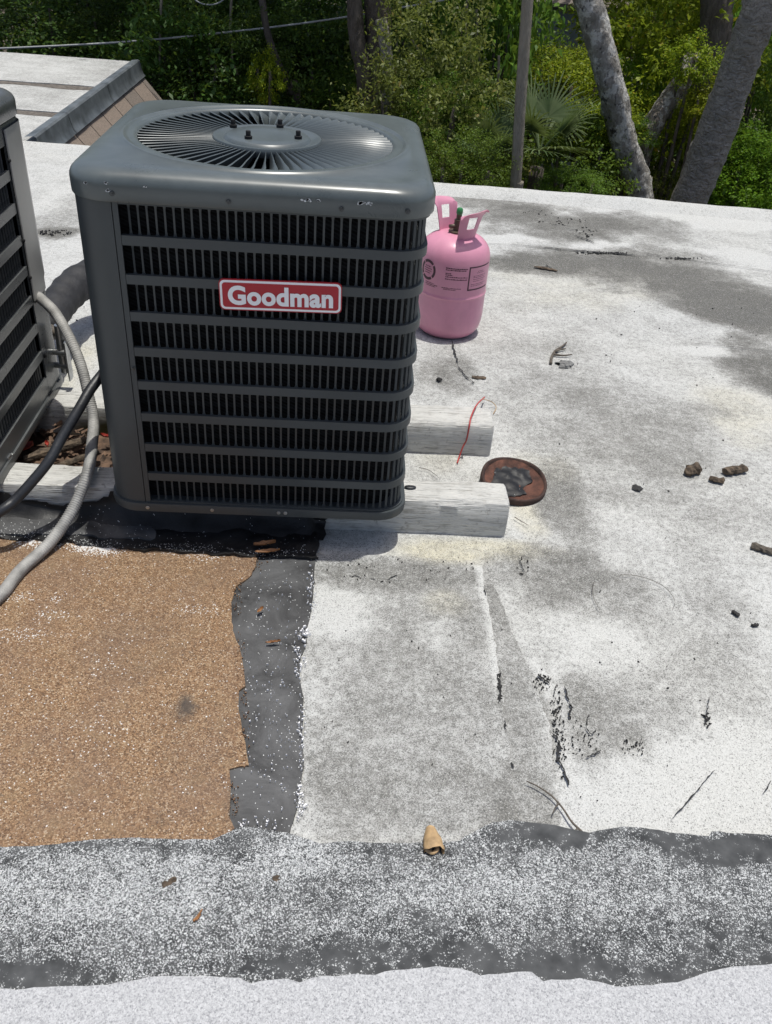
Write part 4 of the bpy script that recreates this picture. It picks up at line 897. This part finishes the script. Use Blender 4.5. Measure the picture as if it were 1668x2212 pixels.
# curled tan leaf: a rolled blade with a torn lower mouth
c = at(931, 1816, .016); rg = np.random.RandomState(4); V = []; n_, k_ = 14, 12
for i in range(n_):
    t = i/(n_-1); r_ = .012*(.25+.95*math.sin(min(1, .15+t*.85)*math.pi/2))
    for j in range(k_):
        a = math.radians(-35+250*j/(k_-1)); q = 1+.14*(rg.rand()-.5)
        V.append((c[0]+r_*1.15*math.cos(a)*q+.003*t, c[1]+.020-.040*t-(.006*rg.rand() if i == n_-1 else 0), c[2]+.006+r_*.85*math.sin(a)*q+.001*rg.rand()))
F = [(i*k_+j, (i+1)*k_+j, (i+1)*k_+j+1, i*k_+j+1) for i in range(n_-1) for j in range(k_-1)]
cl = mk('curled_leaf', V, F, M['tan_leaf'], None, label='curled dry tan leaf on the edge of the speckled band at bottom centre', cat='leaf')
V, F = tube(catmull([c+[-.012, -.016, .004], c+[.0, -.024, .003], c+[.009, -.018, .005], c+[.004, -.012, .006]], 5), np.linspace(.004, .0025, 16), 6); mk('folded_lobe', V, F, M['tan_leaf'], cl)
leaf('dry_leaf', 'dry orange leaf on black mastic just below the badge condenser, upper of two', 572, 1178, .050, .016, .2, M['orange_leaf'], 2, .5, .024, group='two dry leaves on the mastic')
leaf('dry_leaf', 'dry orange leaf lying on the brown patch edge, lower of two', 578, 1193, .055, .014, .15, M['orange_leaf'], 3, .3, .022, group='two dry leaves on the mastic')
leaf('leaf_scrap', 'small reddish leaf scrap on the upper grey tar strip', 563, 1320, .018, .009, .9, M['orange_leaf'], 4, .5, .014, group='leaf scraps on the tar strip')
leaf('leaf_scrap', 'torn reddish leaf scrap on the middle of the grey tar strip', 590, 1389, .030, .007, .15, M['orange_leaf'], 5, .5, .014, group='leaf scraps on the tar strip')
leaf('leaf_scrap', 'brown curled leaf scrap at foot of the rear timber', 930, 970, .05, .010, .05, M['orange_leaf'], 6, .5, .006)
# leaf litter between the timbers at left
lb_ = sheet('litter_bed', np.array([(-1.3, .178), (-.30, .178), (-.30, .447), (-1.3, .447)]), M['litter'], .006, roof, .03, .004, seed=15., zfun=lambda X, Y: .03*(fbm(X, Y, 12, 4, 5)-.35))
rg = np.random.RandomState(9); mb = MB()
for _ in range(420):
    x = -.98+rg.rand()*.66; y = .185+rg.rand()*.25; z = .01+.045*rg.rand(); a, b_, l_, w_ = rg.rand()*6.28, (rg.rand()-.5)*1.2, .016+.03*rg.rand(), .004+.008*rg.rand()
    d = np.array([math.cos(a)*math.cos(b_), math.sin(a)*math.cos(b_), math.sin(b_)]); s = np.array([-math.sin(a), math.cos(a), .6*(rg.rand()-.5)])
    p0 = np.array([x, y, z]); mb.add([p0-d*l_/2, p0+s*w_-d*l_*.1, p0+d*l_/2, p0-s*w_+np.array([0, 0, .004])], [(0, 1, 2, 3)])
mk('leaf_litter', mb.v(), mb.F, M['litter'], None, smooth=False, kind='stuff', label='dry leaf litter heaped between the timbers at left', cat='leaf litter', origin=(0, 0, 0))
for i, (x, y, s, lb) in enumerate(((62, 970, .02, 'red plastic scrap in the dark under the left condenser'), (102, 962, .012, 'small red scrap in the litter beside the black cable'), (227, 945, .014, 'red scrap in the litter against the badge condenser'))):
    leaf('red_scrap', lb, x, y, s*1.6, s, 1.+i, M['red_bit'], 20+i, .6, .05, 'scrap')
for i, (x0, y0, x1, y1, r_) in enumerate(((-.60, .25, -.46, .33, .012), (-.52, .22, -.42, .27, .008))):
    P = np.linspace([x0, y0, .05], [x1, y1, .07], 8); V, F = tube(P, r_*np.array([.7, 1, 1.1, .9, 1, 1.1, .9, .6]), 9, True, .4, np.random.RandomState(30+i))
    mk('rotten_stick', V, F, M['barkbit'], None, smooth=False, label=('thick' if i == 0 else 'thin')+' rotten stick lying in the litter under the cables', cat='stick')
# ------------------------------------------------------------------ neighbouring mansard roof at upper left
nr_ = thing('mansard_roof', 'neighbouring flat white roof with brown shingled side and metal edge at upper left', 'roof', (-3.2, 4.6, -3.2))
EXR = at(60, 312, .035)[0]; DZ = -.065
def slab(name, x0, x1, y0, y1, z, mat, seed, n_=90):
    X_ = np.linspace(x0, x1, n_); V = []; F = []
    for i, x in enumerate(X_):
        a = np.array([x]); y_a = y0+.035*(fbm(a, a*0+seed, 5, 4)[0]-.5)
        for y, zz in ((y_a, z-.012), (y_a, z), (y_a+.02, z+.001), ((y0+y1)/2, z), (y1, z)): V.append((x, y, zz))
    for i in range(n_-1):
        for j in range(4): F.append((i*5+j, (i+1)*5+j, (i+1)*5+j+1, i*5+j+1))
    o = mk(name, V, F, mat, nr_, sharp=50)
    return o
YS = [at(140, 243, .03)[1], at(140, 184, .035)[1], at(295, 132, .04)[1]]
for i, (y0, y1, z) in enumerate(((3.47, YS[0], .020), (YS[0], YS[1], .029), (YS[1]+.01, YS[2]-.01, .038))):
    o = slab('roofing_sheet', -6.5, EXR+.005, y0, y1+.14 if i < 2 else y1, z, M['roof'], i*9.); X, Y = vx(o)
    set_attr(o.data, 'dirt', .16+.5*(fbm(X, Y, 2.5, 5, 3.)-.5)); set_attr(o.data, 'warm', np.full(len(X), .05))
for y, z in ((YS[0], .0245), (YS[1]+.01, .0335)):
    X_ = np.linspace(-6.5, EXR-.05, 120); V = []
    for x in X_:
        a = np.array([x]); wd = .05+.09*fbm(a, a*0+y, 4, 4)[0]; V += [(x, y-wd, z-.004+.0005), (x, y+.03, z+.0005)]
    mk('exposed_lap', V, [(2*i, 2*i+2, 2*i+3, 2*i+1) for i in range(119)], M['lap'], nr_)
# metal edge, slightly buckled, in three lengths
YE = YS[2]
for a, b in ((3.47, 4.1), (4.1, 5.1), (5.1, YE)):
    n_ = 40; V = []; F = []; pr = [(-.05, .112), (.0, .118), (.012, .110), (.022, .06), (.034, .022), (.05, .004), (.046, .000)]
    for i in range(n_+1):
        y = a+.004+(b-a-.008)*i/n_; q = np.array([y]); wv_ = .008*(fbm(q, q*0, 6, 3)[0]-.5)
        for j, (dx, z) in enumerate(pr): V.append((EXR+dx+wv_*(j > 2), y, DZ+z+wv_*(j > 3)*1.2))
    k_ = len(pr)
    for i in range(n_):
        for j in range(k_-1): F.append((i*k_+j, (i+1)*k_+j, (i+1)*k_+j+1, i*k_+j+1))
    mk('metal_edge', V, F, M['flash'], nr_, sharp=40)
# shingle tabs
sl = np.array([.62, 0, -.785]); tabn = 0
for course in range(4):
    y = 3.47+(.16 if course % 2 else 0.)
    while y < YE-.02:
        y1 = min(y+.325, YE); d0 = -.02+course*.42; d1 = d0+.45; lift = .006
        nrm = np.array([.785, 0, .62]); b0 = np.array([EXR+.012, 0, .012+DZ])+nrm*.004
        q = [b0+sl*d0+nrm*.0, b0+sl*d1+nrm*(.012+.004*rnd.random())]
        V = []
        for yy in (y+.006, y1-.006):
            for p_ in q: V.append((p_[0], yy, p_[2])); V.append((p_[0]-.004, yy, p_[2]-.003))
        mk('shingle', V, [(0, 2, 6, 4), (1, 5, 7, 3), (2, 3, 7, 6), (0, 4, 5, 1), (0, 1, 3, 2), (4, 6, 7, 5)], M['shingle'] if rnd.random() < .65 else M['shingle_b'], nr_, smooth=False); y = y1
V = [(EXR-.01, 3.48, -.03), (EXR+.785, 3.48, -1.035), (EXR+.785, YE-.01, -1.035), (EXR-.01, YE-.01, -.03), (-6.5, 3.48, -.03), (-6.5, YE-.01, -.03), (-6.5, 3.48, -1), (-6.5, YE-.01, -1)]
mk('roof_core', V, [(0, 1, 2, 3), (0, 3, 5, 4), (3, 2, 7, 5), (0, 4, 6, 1)], M['lap'], nr_, smooth=False)
V, F = box((-3.9, 4.7, -2.1), (5.2, 2.2, 2.25)); mk('wall', V, F, M['wall'], nr_, smooth=False)
# ------------------------------------------------------------------ woodland behind
GZ0 = -3.2
gx, gy = np.meshgrid(np.concatenate([[-900, -200, -60], np.linspace(-25, 25, 40), [60, 200, 900]]), np.concatenate([[-900, -200, -60, -20], np.linspace(0, 40, 40), [60, 200, 900]])); gz = GZ0+.3*(fbm(gx, gy, .3, 4)-.5)
idx = np.arange(gx.size).reshape(gx.shape); mk('ground', np.stack([gx.ravel(), gy.ravel(), gz.ravel()], 1), np.stack([idx[:-1, :-1], idx[:-1, 1:], idx[1:, 1:], idx[1:, :-1]], -1).reshape(-1, 4), M['soil'], None, kind='structure', origin=(0, 0, 0))
def leaves(name, clusters, per, rad, leaf_len, leaf_w, spread, seed, droop=.3, shell=.55):
    """a crown: leaves in clumps on the outer part of an ellipsoid, centre at 0"""
    rg = np.random.RandomState(seed); d = rg.normal(size=(clusters, 3)); d /= np.linalg.norm(d, axis=1)[:, None]
    r = shell+(1-shell)*rg.rand(clusters)**.6; lump = .8+.4*rg.rand(clusters); C_ = d*(r*lump)[:, None]*np.array(rad)
    n_ = clusters*per; c = np.repeat(C_, per, 0)+rg.normal(size=(n_, 3))*spread*np.repeat(.6+.8*rg.rand(clusters), per)[:, None]*np.array([1, 1, .7])
    out = np.repeat(d, per, 0)*.5+rg.normal(size=(n_, 3))*.7; out[:, 2] -= droop; out /= np.linalg.norm(out, axis=1)[:, None]
    nz = rg.normal(size=(n_, 3))*.55+np.array([0, 0, 1.]); s = np.cross(out, nz); s /= np.linalg.norm(s, axis=1)[:, None]+1e-9
    L = (leaf_len*(.6+.7*rg.rand(n_)))[:, None]; W_ = (leaf_w*(.6+.7*rg.rand(n_)))[:, None]; nn = np.cross(s, out)
    V = np.stack([c, c+out*L*.45+s*W_*.5+nn*W_*.15, c+out*L, c+out*L*.45-s*W_*.5+nn*W_*.15], 1).reshape(-1, 3)
    me = bpy.data.meshes.new(name); me.vertices.add(n_*4); me.vertices.foreach_set('co', V.astype(np.float32).ravel()); me.loops.add(n_*4); me.loops.foreach_set('vertex_index', np.arange(n_*4, dtype=np.int32))
    me.polygons.add(n_); me.polygons.foreach_set('loop_start', np.arange(0, n_*4, 4, dtype=np.int32)); me.update(calc_edges=True); me.validate()
    me.materials.append(M['leaf_mid']); return me
CR = {'round_a': leaves('crown_leaves_a', 90, 90, (1, 1, .9), .088, .046, .10, 1), 'round_b': leaves('crown_leaves_b', 110, 100, (1, 1, .8), .058, .030, .10, 2), 'fine': leaves('crown_leaves_c', 150, 95, (1, 1, 1), .046, .023, .085, 3), 'loose': leaves('crown_leaves_d', 60, 60, (1, 1, .9), .13, .06, .12, 4, .6), 'top': leaves('crown_leaves_e', 40, 60, (1, 1, .6), .085, .045, .12, 5, .3, .3)}
def foliage(parent, kind, mat, c, s, rz):
    me = CR[kind]; o = bpy.data.objects.new('foliage', me); COL.objects.link(o); o.parent = parent; o.location = Vector(np.array(c)-ORG[parent.name]); o.scale = s; o.rotation_euler = (0, 0, rz)
    o.material_slots[0].link = 'OBJECT'; o.material_slots[0].material = M[mat]; ORG[o.name] = np.array(c); return o
def stem(parent, P, r0, r1, mat, name='trunk', n=12, jit=.12):
    Q = catmull(P, 8 if n < 10 else 16); V, F = tube(Q, np.linspace(r0, r1, len(Q)), n+(8 if n >= 10 else 0), True)
    if n >= 10:
        k_ = n+8; W_ = V.reshape(len(Q), k_, 3); a = np.linspace(0, 2*np.pi, k_, endpoint=False); sd_ = len(ORG)*1.7
        u_ = np.cos(a)[None, :]*1.3+np.arange(len(Q))[:, None]*.16+sd_; v_ = np.sin(a)[None, :]*1.3+sd_+np.arange(len(Q))[:, None]*.05
        W_ = Q[:, None, :]+(W_-Q[:, None, :])*(1+jit*2.6*(fbm(u_, v_, 1.6, 4)-.5)+jit*1.2*np.maximum(fbm(u_, v_, 3.1, 2, 9.)-.66, 0)*4)[:, :, None]; V = W_.reshape(-1, 3)
    return mk(name, V, F, M[mat], parent)
def shrub(name, label, cat, x, y, Y, rx, rz, kind, mat, group, extra=()):
    c = aty(x, y, Y); t = thing(name, label, cat, (c[0], c[1], GZ0), group); rr = rnd.random()*6.28
    foliage(t, kind, mat, c, (rx, rx, rz), rr)
    for dx, dy, dz, k2, m2, s in extra: foliage(t, k2, m2, c+np.array([dx, dy, dz]), (s, s, s*.9), rnd.random()*6.28)
    for q in range(3):
        a = q*2.1+rr; stem(t, [(c[0]+.08*math.cos(a), c[1]+.08*math.sin(a), GZ0-.05), (c[0]+.2*rx*math.cos(a), c[1]+.2*rx*math.sin(a), (GZ0+c[2])/2), (c[0]+.5*rx*math.cos(a), c[1]+.5*rx*math.sin(a), c[2]+.3*rz)], .035, .012, 'bark_dark', 'stem', 7)
    return t
G1 = 'shrubs beyond the roof edge'
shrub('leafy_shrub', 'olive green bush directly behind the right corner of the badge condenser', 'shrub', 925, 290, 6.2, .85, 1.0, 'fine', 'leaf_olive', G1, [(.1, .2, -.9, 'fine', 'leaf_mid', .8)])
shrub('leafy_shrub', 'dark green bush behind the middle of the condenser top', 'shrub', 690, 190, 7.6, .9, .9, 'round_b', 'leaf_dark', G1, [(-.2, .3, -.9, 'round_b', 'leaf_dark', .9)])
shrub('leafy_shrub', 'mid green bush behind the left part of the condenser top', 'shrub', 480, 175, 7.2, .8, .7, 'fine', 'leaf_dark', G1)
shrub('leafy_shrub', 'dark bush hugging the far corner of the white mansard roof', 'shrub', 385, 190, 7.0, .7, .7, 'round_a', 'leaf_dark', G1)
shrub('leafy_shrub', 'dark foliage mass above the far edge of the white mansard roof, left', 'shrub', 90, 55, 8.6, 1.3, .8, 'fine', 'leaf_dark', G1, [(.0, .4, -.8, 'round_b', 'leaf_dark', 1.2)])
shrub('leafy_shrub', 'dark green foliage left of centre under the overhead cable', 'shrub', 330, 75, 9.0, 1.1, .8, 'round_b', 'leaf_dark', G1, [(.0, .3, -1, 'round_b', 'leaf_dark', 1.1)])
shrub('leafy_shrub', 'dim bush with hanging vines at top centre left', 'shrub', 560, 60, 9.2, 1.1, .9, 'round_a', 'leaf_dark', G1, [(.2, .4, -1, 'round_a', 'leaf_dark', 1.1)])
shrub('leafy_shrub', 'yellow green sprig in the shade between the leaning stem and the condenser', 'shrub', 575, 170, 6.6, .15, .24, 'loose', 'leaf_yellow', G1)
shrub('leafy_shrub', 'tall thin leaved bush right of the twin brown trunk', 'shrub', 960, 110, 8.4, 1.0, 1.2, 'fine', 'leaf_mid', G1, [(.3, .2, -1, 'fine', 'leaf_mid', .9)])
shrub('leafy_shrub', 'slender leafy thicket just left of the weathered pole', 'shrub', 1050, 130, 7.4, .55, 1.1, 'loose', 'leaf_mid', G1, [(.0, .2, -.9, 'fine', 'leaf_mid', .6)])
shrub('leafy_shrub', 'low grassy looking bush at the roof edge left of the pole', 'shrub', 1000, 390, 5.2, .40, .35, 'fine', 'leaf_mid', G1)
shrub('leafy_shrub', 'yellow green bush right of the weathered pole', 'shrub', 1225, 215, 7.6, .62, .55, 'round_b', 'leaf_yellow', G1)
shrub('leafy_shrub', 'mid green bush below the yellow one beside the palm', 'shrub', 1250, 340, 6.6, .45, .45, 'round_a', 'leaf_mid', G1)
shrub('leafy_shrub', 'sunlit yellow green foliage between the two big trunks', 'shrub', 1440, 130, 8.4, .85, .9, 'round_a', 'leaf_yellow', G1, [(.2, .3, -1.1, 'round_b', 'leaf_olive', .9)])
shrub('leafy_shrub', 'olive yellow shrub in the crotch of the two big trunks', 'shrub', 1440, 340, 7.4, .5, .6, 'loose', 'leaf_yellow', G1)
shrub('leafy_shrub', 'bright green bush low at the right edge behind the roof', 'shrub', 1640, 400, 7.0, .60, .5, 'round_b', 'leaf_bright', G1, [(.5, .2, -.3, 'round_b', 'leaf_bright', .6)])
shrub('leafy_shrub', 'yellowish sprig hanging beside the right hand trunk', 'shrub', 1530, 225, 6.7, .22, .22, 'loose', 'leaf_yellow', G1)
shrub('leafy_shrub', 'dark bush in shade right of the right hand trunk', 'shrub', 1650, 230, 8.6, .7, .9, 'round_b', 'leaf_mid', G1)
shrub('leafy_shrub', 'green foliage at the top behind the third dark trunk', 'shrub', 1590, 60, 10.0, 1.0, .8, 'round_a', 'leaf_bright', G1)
for x, y, Y, rx, rz, kd, mt_, lb in (
  (1500, 130, 6.9, .26, .22, 'loose', 'leaf_yellow', 'yellow sprig hiding the upper end of the bleached log'), (1370, 300, 6.9, .24, .2, 'fine', 'leaf_mid', 'sprig at the lower end of the bleached log'),
  (1180, 150, 8.2, .50, .30, 'round_b', 'leaf_yellow', 'sunny yellow green clump right of the pole above the palm'), (1290, 280, 6.9, .42, .26, 'round_a', 'leaf_yellow', 'sunlit clump left of the pale lichen trunk at mid height'),
  (1400, 40, 9.6, .75, .4, 'round_b', 'leaf_yellow', 'bright foliage at the top between the two big trunks'), (1385, 185, 8.0, .45, .28, 'fine', 'leaf_bright', 'bright small leaved clump just right of the pale trunk'),
  (1480, 260, 7.2, .40, .25, 'round_b', 'leaf_yellow', 'yellow leaved clump above the crotch of the big trunks'), (1430, 420, 6.9, .35, .25, 'fine', 'leaf_olive', 'olive clump deep in the crotch of the big trunks'),
  (1620, 330, 7.4, .5, .28, 'round_a', 'leaf_bright', 'green clump above the low bright bush at the right edge'), (1590, 450, 7.0, .4, .25, 'fine', 'leaf_bright', 'small bright clump at the foot of the right trunk'),
  (1240, 410, 5.6, .30, .2, 'round_b', 'leaf_mid', 'low green clump at the roof edge right of the palm'),
  (900, 200, 7.0, .5, .3, 'fine', 'leaf_olive', 'olive clump behind the rear right corner of the condenser'), (985, 260, 6.4, .45, .35, 'fine', 'leaf_mid', 'leafy clump midway between condenser and pole'),
  (760, 210, 7.2, .45, .25, 'fine', 'leaf_mid', 'clump at the foot of the twin brown trunk'), (700, 90, 8.8, .7, .35, 'round_b', 'leaf_dark', 'clump left of the twin trunk under the cable'),
  (440, 120, 8.0, .6, .3, 'fine', 'leaf_mid', 'green clump above the rear left corner of the condenser'), (270, 60, 8.4, .6, .3, 'fine', 'leaf_dark', 'clump above the far corner of the mansard roof'),
  (120, 20, 9.6, .8, .35, 'round_b', 'leaf_dark', 'clump at the top left under the cable'), (900, 30, 9.4, .8, .4, 'fine', 'leaf_mid', 'clump at the top right of the twin trunk')):
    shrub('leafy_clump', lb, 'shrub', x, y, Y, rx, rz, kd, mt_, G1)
# trees: forked pale tree on the right
def treeB(label, x, y, Y, group, parts, crown):
    b = aty(x, y, Y); t = thing('woodland_tree', label, 'tree', (b[0], b[1], GZ0), group)
    for P, r0, r1, mt in parts: stem(t, P, r0, r1, mt)
    for c, s, k2, m2 in crown: foliage(t, k2, m2, c, s, rnd.random()*6.28)
    return t
G2 = 'trees standing behind the roof'
A = lambda x, y, Y: aty(x, y, Y)
fk = A(1425, 520, 6.5); base = np.array([fk[0]+.02, fk[1], GZ0-.1])
treeB('big forked tree at right with pale lichen spotted left stem and ringed grey right stem', 1425, 520, 6.5, G2,
  [([A(1395, 520, 6.5), A(1383, 420, 6.5), A(1345, 300, 6.45), A(1322, 190, 6.4), A(1292, 80, 6.4), A(1262, -30, 6.4), A(1225, -160, 6.4), A(1180, -330, 6.4)], .125, .10, 'bark_pale'),
   ([A(1440, 540, 6.4), A(1490, 430, 6.3), A(1545, 290, 6.2), A(1600, 140, 6.1), A(1640, 30, 6.0), A(1690, -90, 6.0), A(1740, -300, 6.0)], .165, .125, 'bark_grey'),
   ([base, (fk[0], fk[1], -2.0), A(1420, 540, 6.5), A(1410, 500, 6.5)], .30, .19, 'bark_pale')],
  [((A(1180, -330, 6.4)+[-.4, 1.9, 2.6]), (1.2, 1.0, 1.0), 'top', 'leaf_mid'), ((A(1740, -300, 6.0)+[1.0, 2.0, 2.8]), (1.2, 1.1, 1.2), 'top', 'leaf_mid')])
treeB('dark trunk standing behind and between the two big stems near the right edge', 1520, 500, 7.7, G2,
  [([A(1500, 640, 7.7)*[1, 1, 0]+[0, 0, GZ0], A(1515, 330, 7.7), A(1530, 200, 7.7), A(1545, 60, 7.7), A(1552, -60, 7.7), A(1560, -200, 7.7)], .17, .13, 'bark_dark')],
  [((A(1560, -200, 7.7)+[.5, 1.6, 2.4]), (1.2, 1.2, 1.), 'top', 'leaf_mid')])
lg = A(1440, 240, 7.0)
lgt = thing('leaning_log', 'bleached leaning log with peeling bark between the two big trunks', 'log', (lg[0], lg[1], GZ0)); stem(lgt, [A(1370, 380, 7.0), A(1400, 290, 7.0), A(1440, 225, 7.05), A(1475, 175, 7.1), A(1500, 120, 7.2)], .105, .085, 'bark_log', 'log')
treeB('twin brown trunk rising behind the middle of the condenser top', 815, 300, 6.7, G2,
  [([A(800, 520, 6.7)*[1, 1, 0]+[0, 0, GZ0], A(808, 240, 6.7), A(812, 150, 6.7), A(818, 60, 6.7), A(812, -30, 6.7), A(800, -200, 6.7)], .125, .095, 'bark_dark'), ([A(795, 230, 6.66), A(785, 150, 6.62), A(772, 90, 6.62), A(765, 0, 6.62), A(750, -160, 6.62)], .075, .06, 'bark_dark'), ([A(832, 240, 6.66), A(835, 140, 6.62), A(828, 80, 6.62), A(822, 40, 6.62)], .06, .05, 'bark_grey')],
  [((A(800, -200, 6.7)+[0, 1.2, 1.6]), (1.4, 1.3, 1.0), 'round_b', 'leaf_dark')])  # crown out of view, made dense to shade the wood below
treeB('thin leaning stem behind the condenser top left of the twin trunk', 625, 240, 6.9, G2,
  [([A(680, 420, 6.9)*[1, 1, 0]+[0, 0, GZ0], A(645, 250, 6.9), A(625, 195, 6.9), A(600, 135, 6.9), A(575, 60, 6.9), A(555, -100, 6.9)], .042, .026, 'bark_dark')],
  [((A(555, -100, 6.9)+[-.2, .8, 1.5]), (1.5, 1.3, 1.), 'round_b', 'leaf_dark')])  # another unseen dense crown, shaped for its shade
for x, Y, lb in ((190, 10.2, 'dark slim trunk far behind the white mansard roof'), (470, 10.6, 'dim trunk deep in the wood above the overhead cable'), (1010, 10.5, 'dim trunk deep in the wood left of the pole')):
    treeB(lb, x, 100, Y, G2, [([A(x, 300, Y)*[1, 1, 0]+[0, 0, GZ0], A(x+6, 100, Y), A(x+2, 0, Y), A(x, -200, Y)], .12, .09, 'bark_dark')], [((A(x, -200, Y)+[0, -.6, 1.3]), (2.1, 1.9, 1.1), 'round_b', 'leaf_dark')])  # large unseen crowns, made dense to darken the wood under them
# fan palms
def palm(label, x, y, Y, nf, R_, seed, mat='leaf_palm', aim=(0, 0)):
    c = aty(x, y, Y); t = thing('fan_palm', label, 'palm', (c[0], c[1], GZ0), 'fan palms near the pole'); rg = np.random.RandomState(seed)
    stem(t, [(c[0], c[1], GZ0), (c[0], c[1], (GZ0+c[2])/2), c-np.array([0, 0, .1])], .08, .06, 'bark_dark')
    for f in range(nf):
        az = 2*math.pi*f/nf+rg.rand()*.5+aim[0]; el = math.radians(10+55*rg.rand()); pet = R_*(.5+.25*rg.rand()); d = np.array([math.cos(az)*math.cos(el), math.sin(az)*math.cos(el), math.sin(el)]); h = c+d*pet
        V, F = tube(catmull([c, c+d*pet*.5+[0, 0, .02], h], 4), .008, 6); mb = MB().add(V, F); side = np.cross(d, [0, 0, 1.]); side /= np.linalg.norm(side); up = np.cross(side, d)
        ns = 26
        for s_ in range(ns):
            a = math.radians(-105+210*s_/(ns-1)); dr = d*math.cos(a)+side*math.sin(a)+up*.12; dr /= np.linalg.norm(dr); L = R_*(.95-.25*abs(a)/1.8)*(.9+.2*rg.rand()); wv_ = np.cross(dr, up); wv_ /= np.linalg.norm(wv_); w_ = .014
            V = []; 
            for q in range(5):
                u_ = q/4; pt = h+dr*L*u_+np.array([0, 0, -.22*L*u_**2.4]); ww = w_*(1-.85*u_)*(.5+u_*1.6 if u_ < .3 else 1); V += [pt-wv_*ww, pt+wv_*ww]
            mb.add(V, [(2*q, 2*q+1, 2*q+3, 2*q+2) for q in range(4)])
        mk('frond', mb.v(), mb.F, M[mat], t, smooth=False)
palm('fan palm with spread fronds right of the weathered pole', 1165, 335, 5.9, 9, .46, 3)
palm('drooping fan palm left of the weathered pole', 1062, 350, 5.8, 6, .34, 8, aim=(.6, 0))
# utility pole, cables, vines
pb = A(1128, 200, 5.1); pt = thing('utility_pole', 'slim weathered wooden pole rising behind the far roof edge', 'pole', (A(1112, 412, 5.1)[0], 5.1, GZ0))
stem(pt, [A(1112, 412, 5.1)*[1, 1, 0]+[-.02, 0, GZ0], A(1109, 460, 5.1), A(1114, 400, 5.1), A(1126, 200, 5.1), A(1138, 30, 5.1), A(1146, -100, 5.1)], .043, .038, 'pole', 'pole', 16, .05)
P = catmull([A(-200, 113, 6.2), A(0, 105, 6.4), A(250, 92, 6.6), A(470, 72, 6.8), A(700, 44, 7.0), A(950, 2, 7.2), A(1100, -26, 7.3)], 10); V, F = tube(P, .008, 8); mk('overhead_cable', V, F, M['cable'], None, label='pale overhead cable sagging across the dark trees at upper left', cat='cable')
P = catmull([A(405, -25, 7), A(420, -2, 7), A(440, 9, 7), A(465, 9, 7), A(485, -3, 7), A(497, -25, 7)], 8); V, F = tube(P, .006, 8); mk('cable_loop', V, F, M['cable'], None, label='hanging loop of pale cable at the top edge left of centre', cat='cable')
VN = [([(350, -30), (346, 60), (345, 140), (342, 240)], 6.9, 'thin straight vine hanging behind the far corner of the mansard roof'), ([(500, -10), (498, 60), (502, 130), (515, 165)], 7.0, 'bent pale vine hanging left of the leaning stem'), ([(880, 70), (905, 110), (935, 160), (960, 185)], 7.3, 'arching bare branch right of the twin trunk'), ([(855, 90), (866, 130), (870, 170)], 7.6, 'short hanging vine beside the twin trunk'), ([(1078, 120), (1076, 200), (1078, 290), (1075, 390)], 6.4, 'thin upright stem left of the pole'), ([(1010, -10), (1007, 50), (1003, 110)], 7.0, 'pale hanging vine at the top left of the pole'), ([(950, -10), (958, 30), (952, 90)], 7.6, 'faint hanging vine at the top centre'), ([(1030, 20), (1032, 90), (1040, 160)], 7.2, 'thin vine between the pole and the leafy thicket'), ([(215, 190), (235, 170), (250, 160)], 6.2, None)]
for P, Y, lb in VN:
    if lb is None: continue
    Q = catmull([A(x, y, Y) for x, y in P], 8); V, F = tube(Q, np.linspace(.012, .008, len(Q)), 7); mk('vine', V, F, M['vine'], None, label=lb, cat='vine', group='vines and bare shoots in the wood')
c = A(1195, 105, 11.3); sh = thing('grey_shed', 'grey shed just visible through the leaves right of the pole', 'shed', (c[0], 11.3, GZ0))
V, F = box((c[0], 11.9, (GZ0+.3)/2-.05), (1.5, 1.2, .3-GZ0)); mk('wall', V, F, M['shed'], sh, smooth=False)
V = [(c[0]-.9, 11.15, .25), (c[0]+.9, 11.15, .25), (c[0]+.9, 11.9, .75), (c[0]-.9, 11.9, .75), (c[0]-.9, 12.65, .25), (c[0]+.9, 12.65, .25)]; V += [(x, y, z+.05) for x, y, z in V]
mk('roof_panel', V, [(0, 1, 2, 3), (3, 2, 5, 4), (6, 9, 8, 7), (9, 10, 11, 8), (0, 6, 7, 1), (1, 7, 8, 2), (2, 8, 11, 5), (0, 3, 9, 6), (3, 4, 10, 9)], M['shingle_b'], sh, smooth=False)
# far wood that reads as one mass, and low growth under the trees
far = leaves('far_wood_leaves', 1500, 60, (13, 3.2, 3.4), .16, .085, .35, 21, .3, .05); far.materials[0] = M['leaf_dark']
o = put('far_woodland', far, None, (1., 15.5, -1.6)); finish(o, 'dense dark woodland mass behind the nearer shrubs', 'woodland', None, 'stuff')
und = leaves('understory_leaves', 800, 70, (7.5, 2.6, 1.3), .085, .045, .22, 22, .2, .05); und.materials[0] = M['leaf_mid']
o = put('understory', und, None, (1.2, 8.2, -2.1)); finish(o, 'low green undergrowth on the slope behind the roof', 'undergrowth', None, 'stuff')
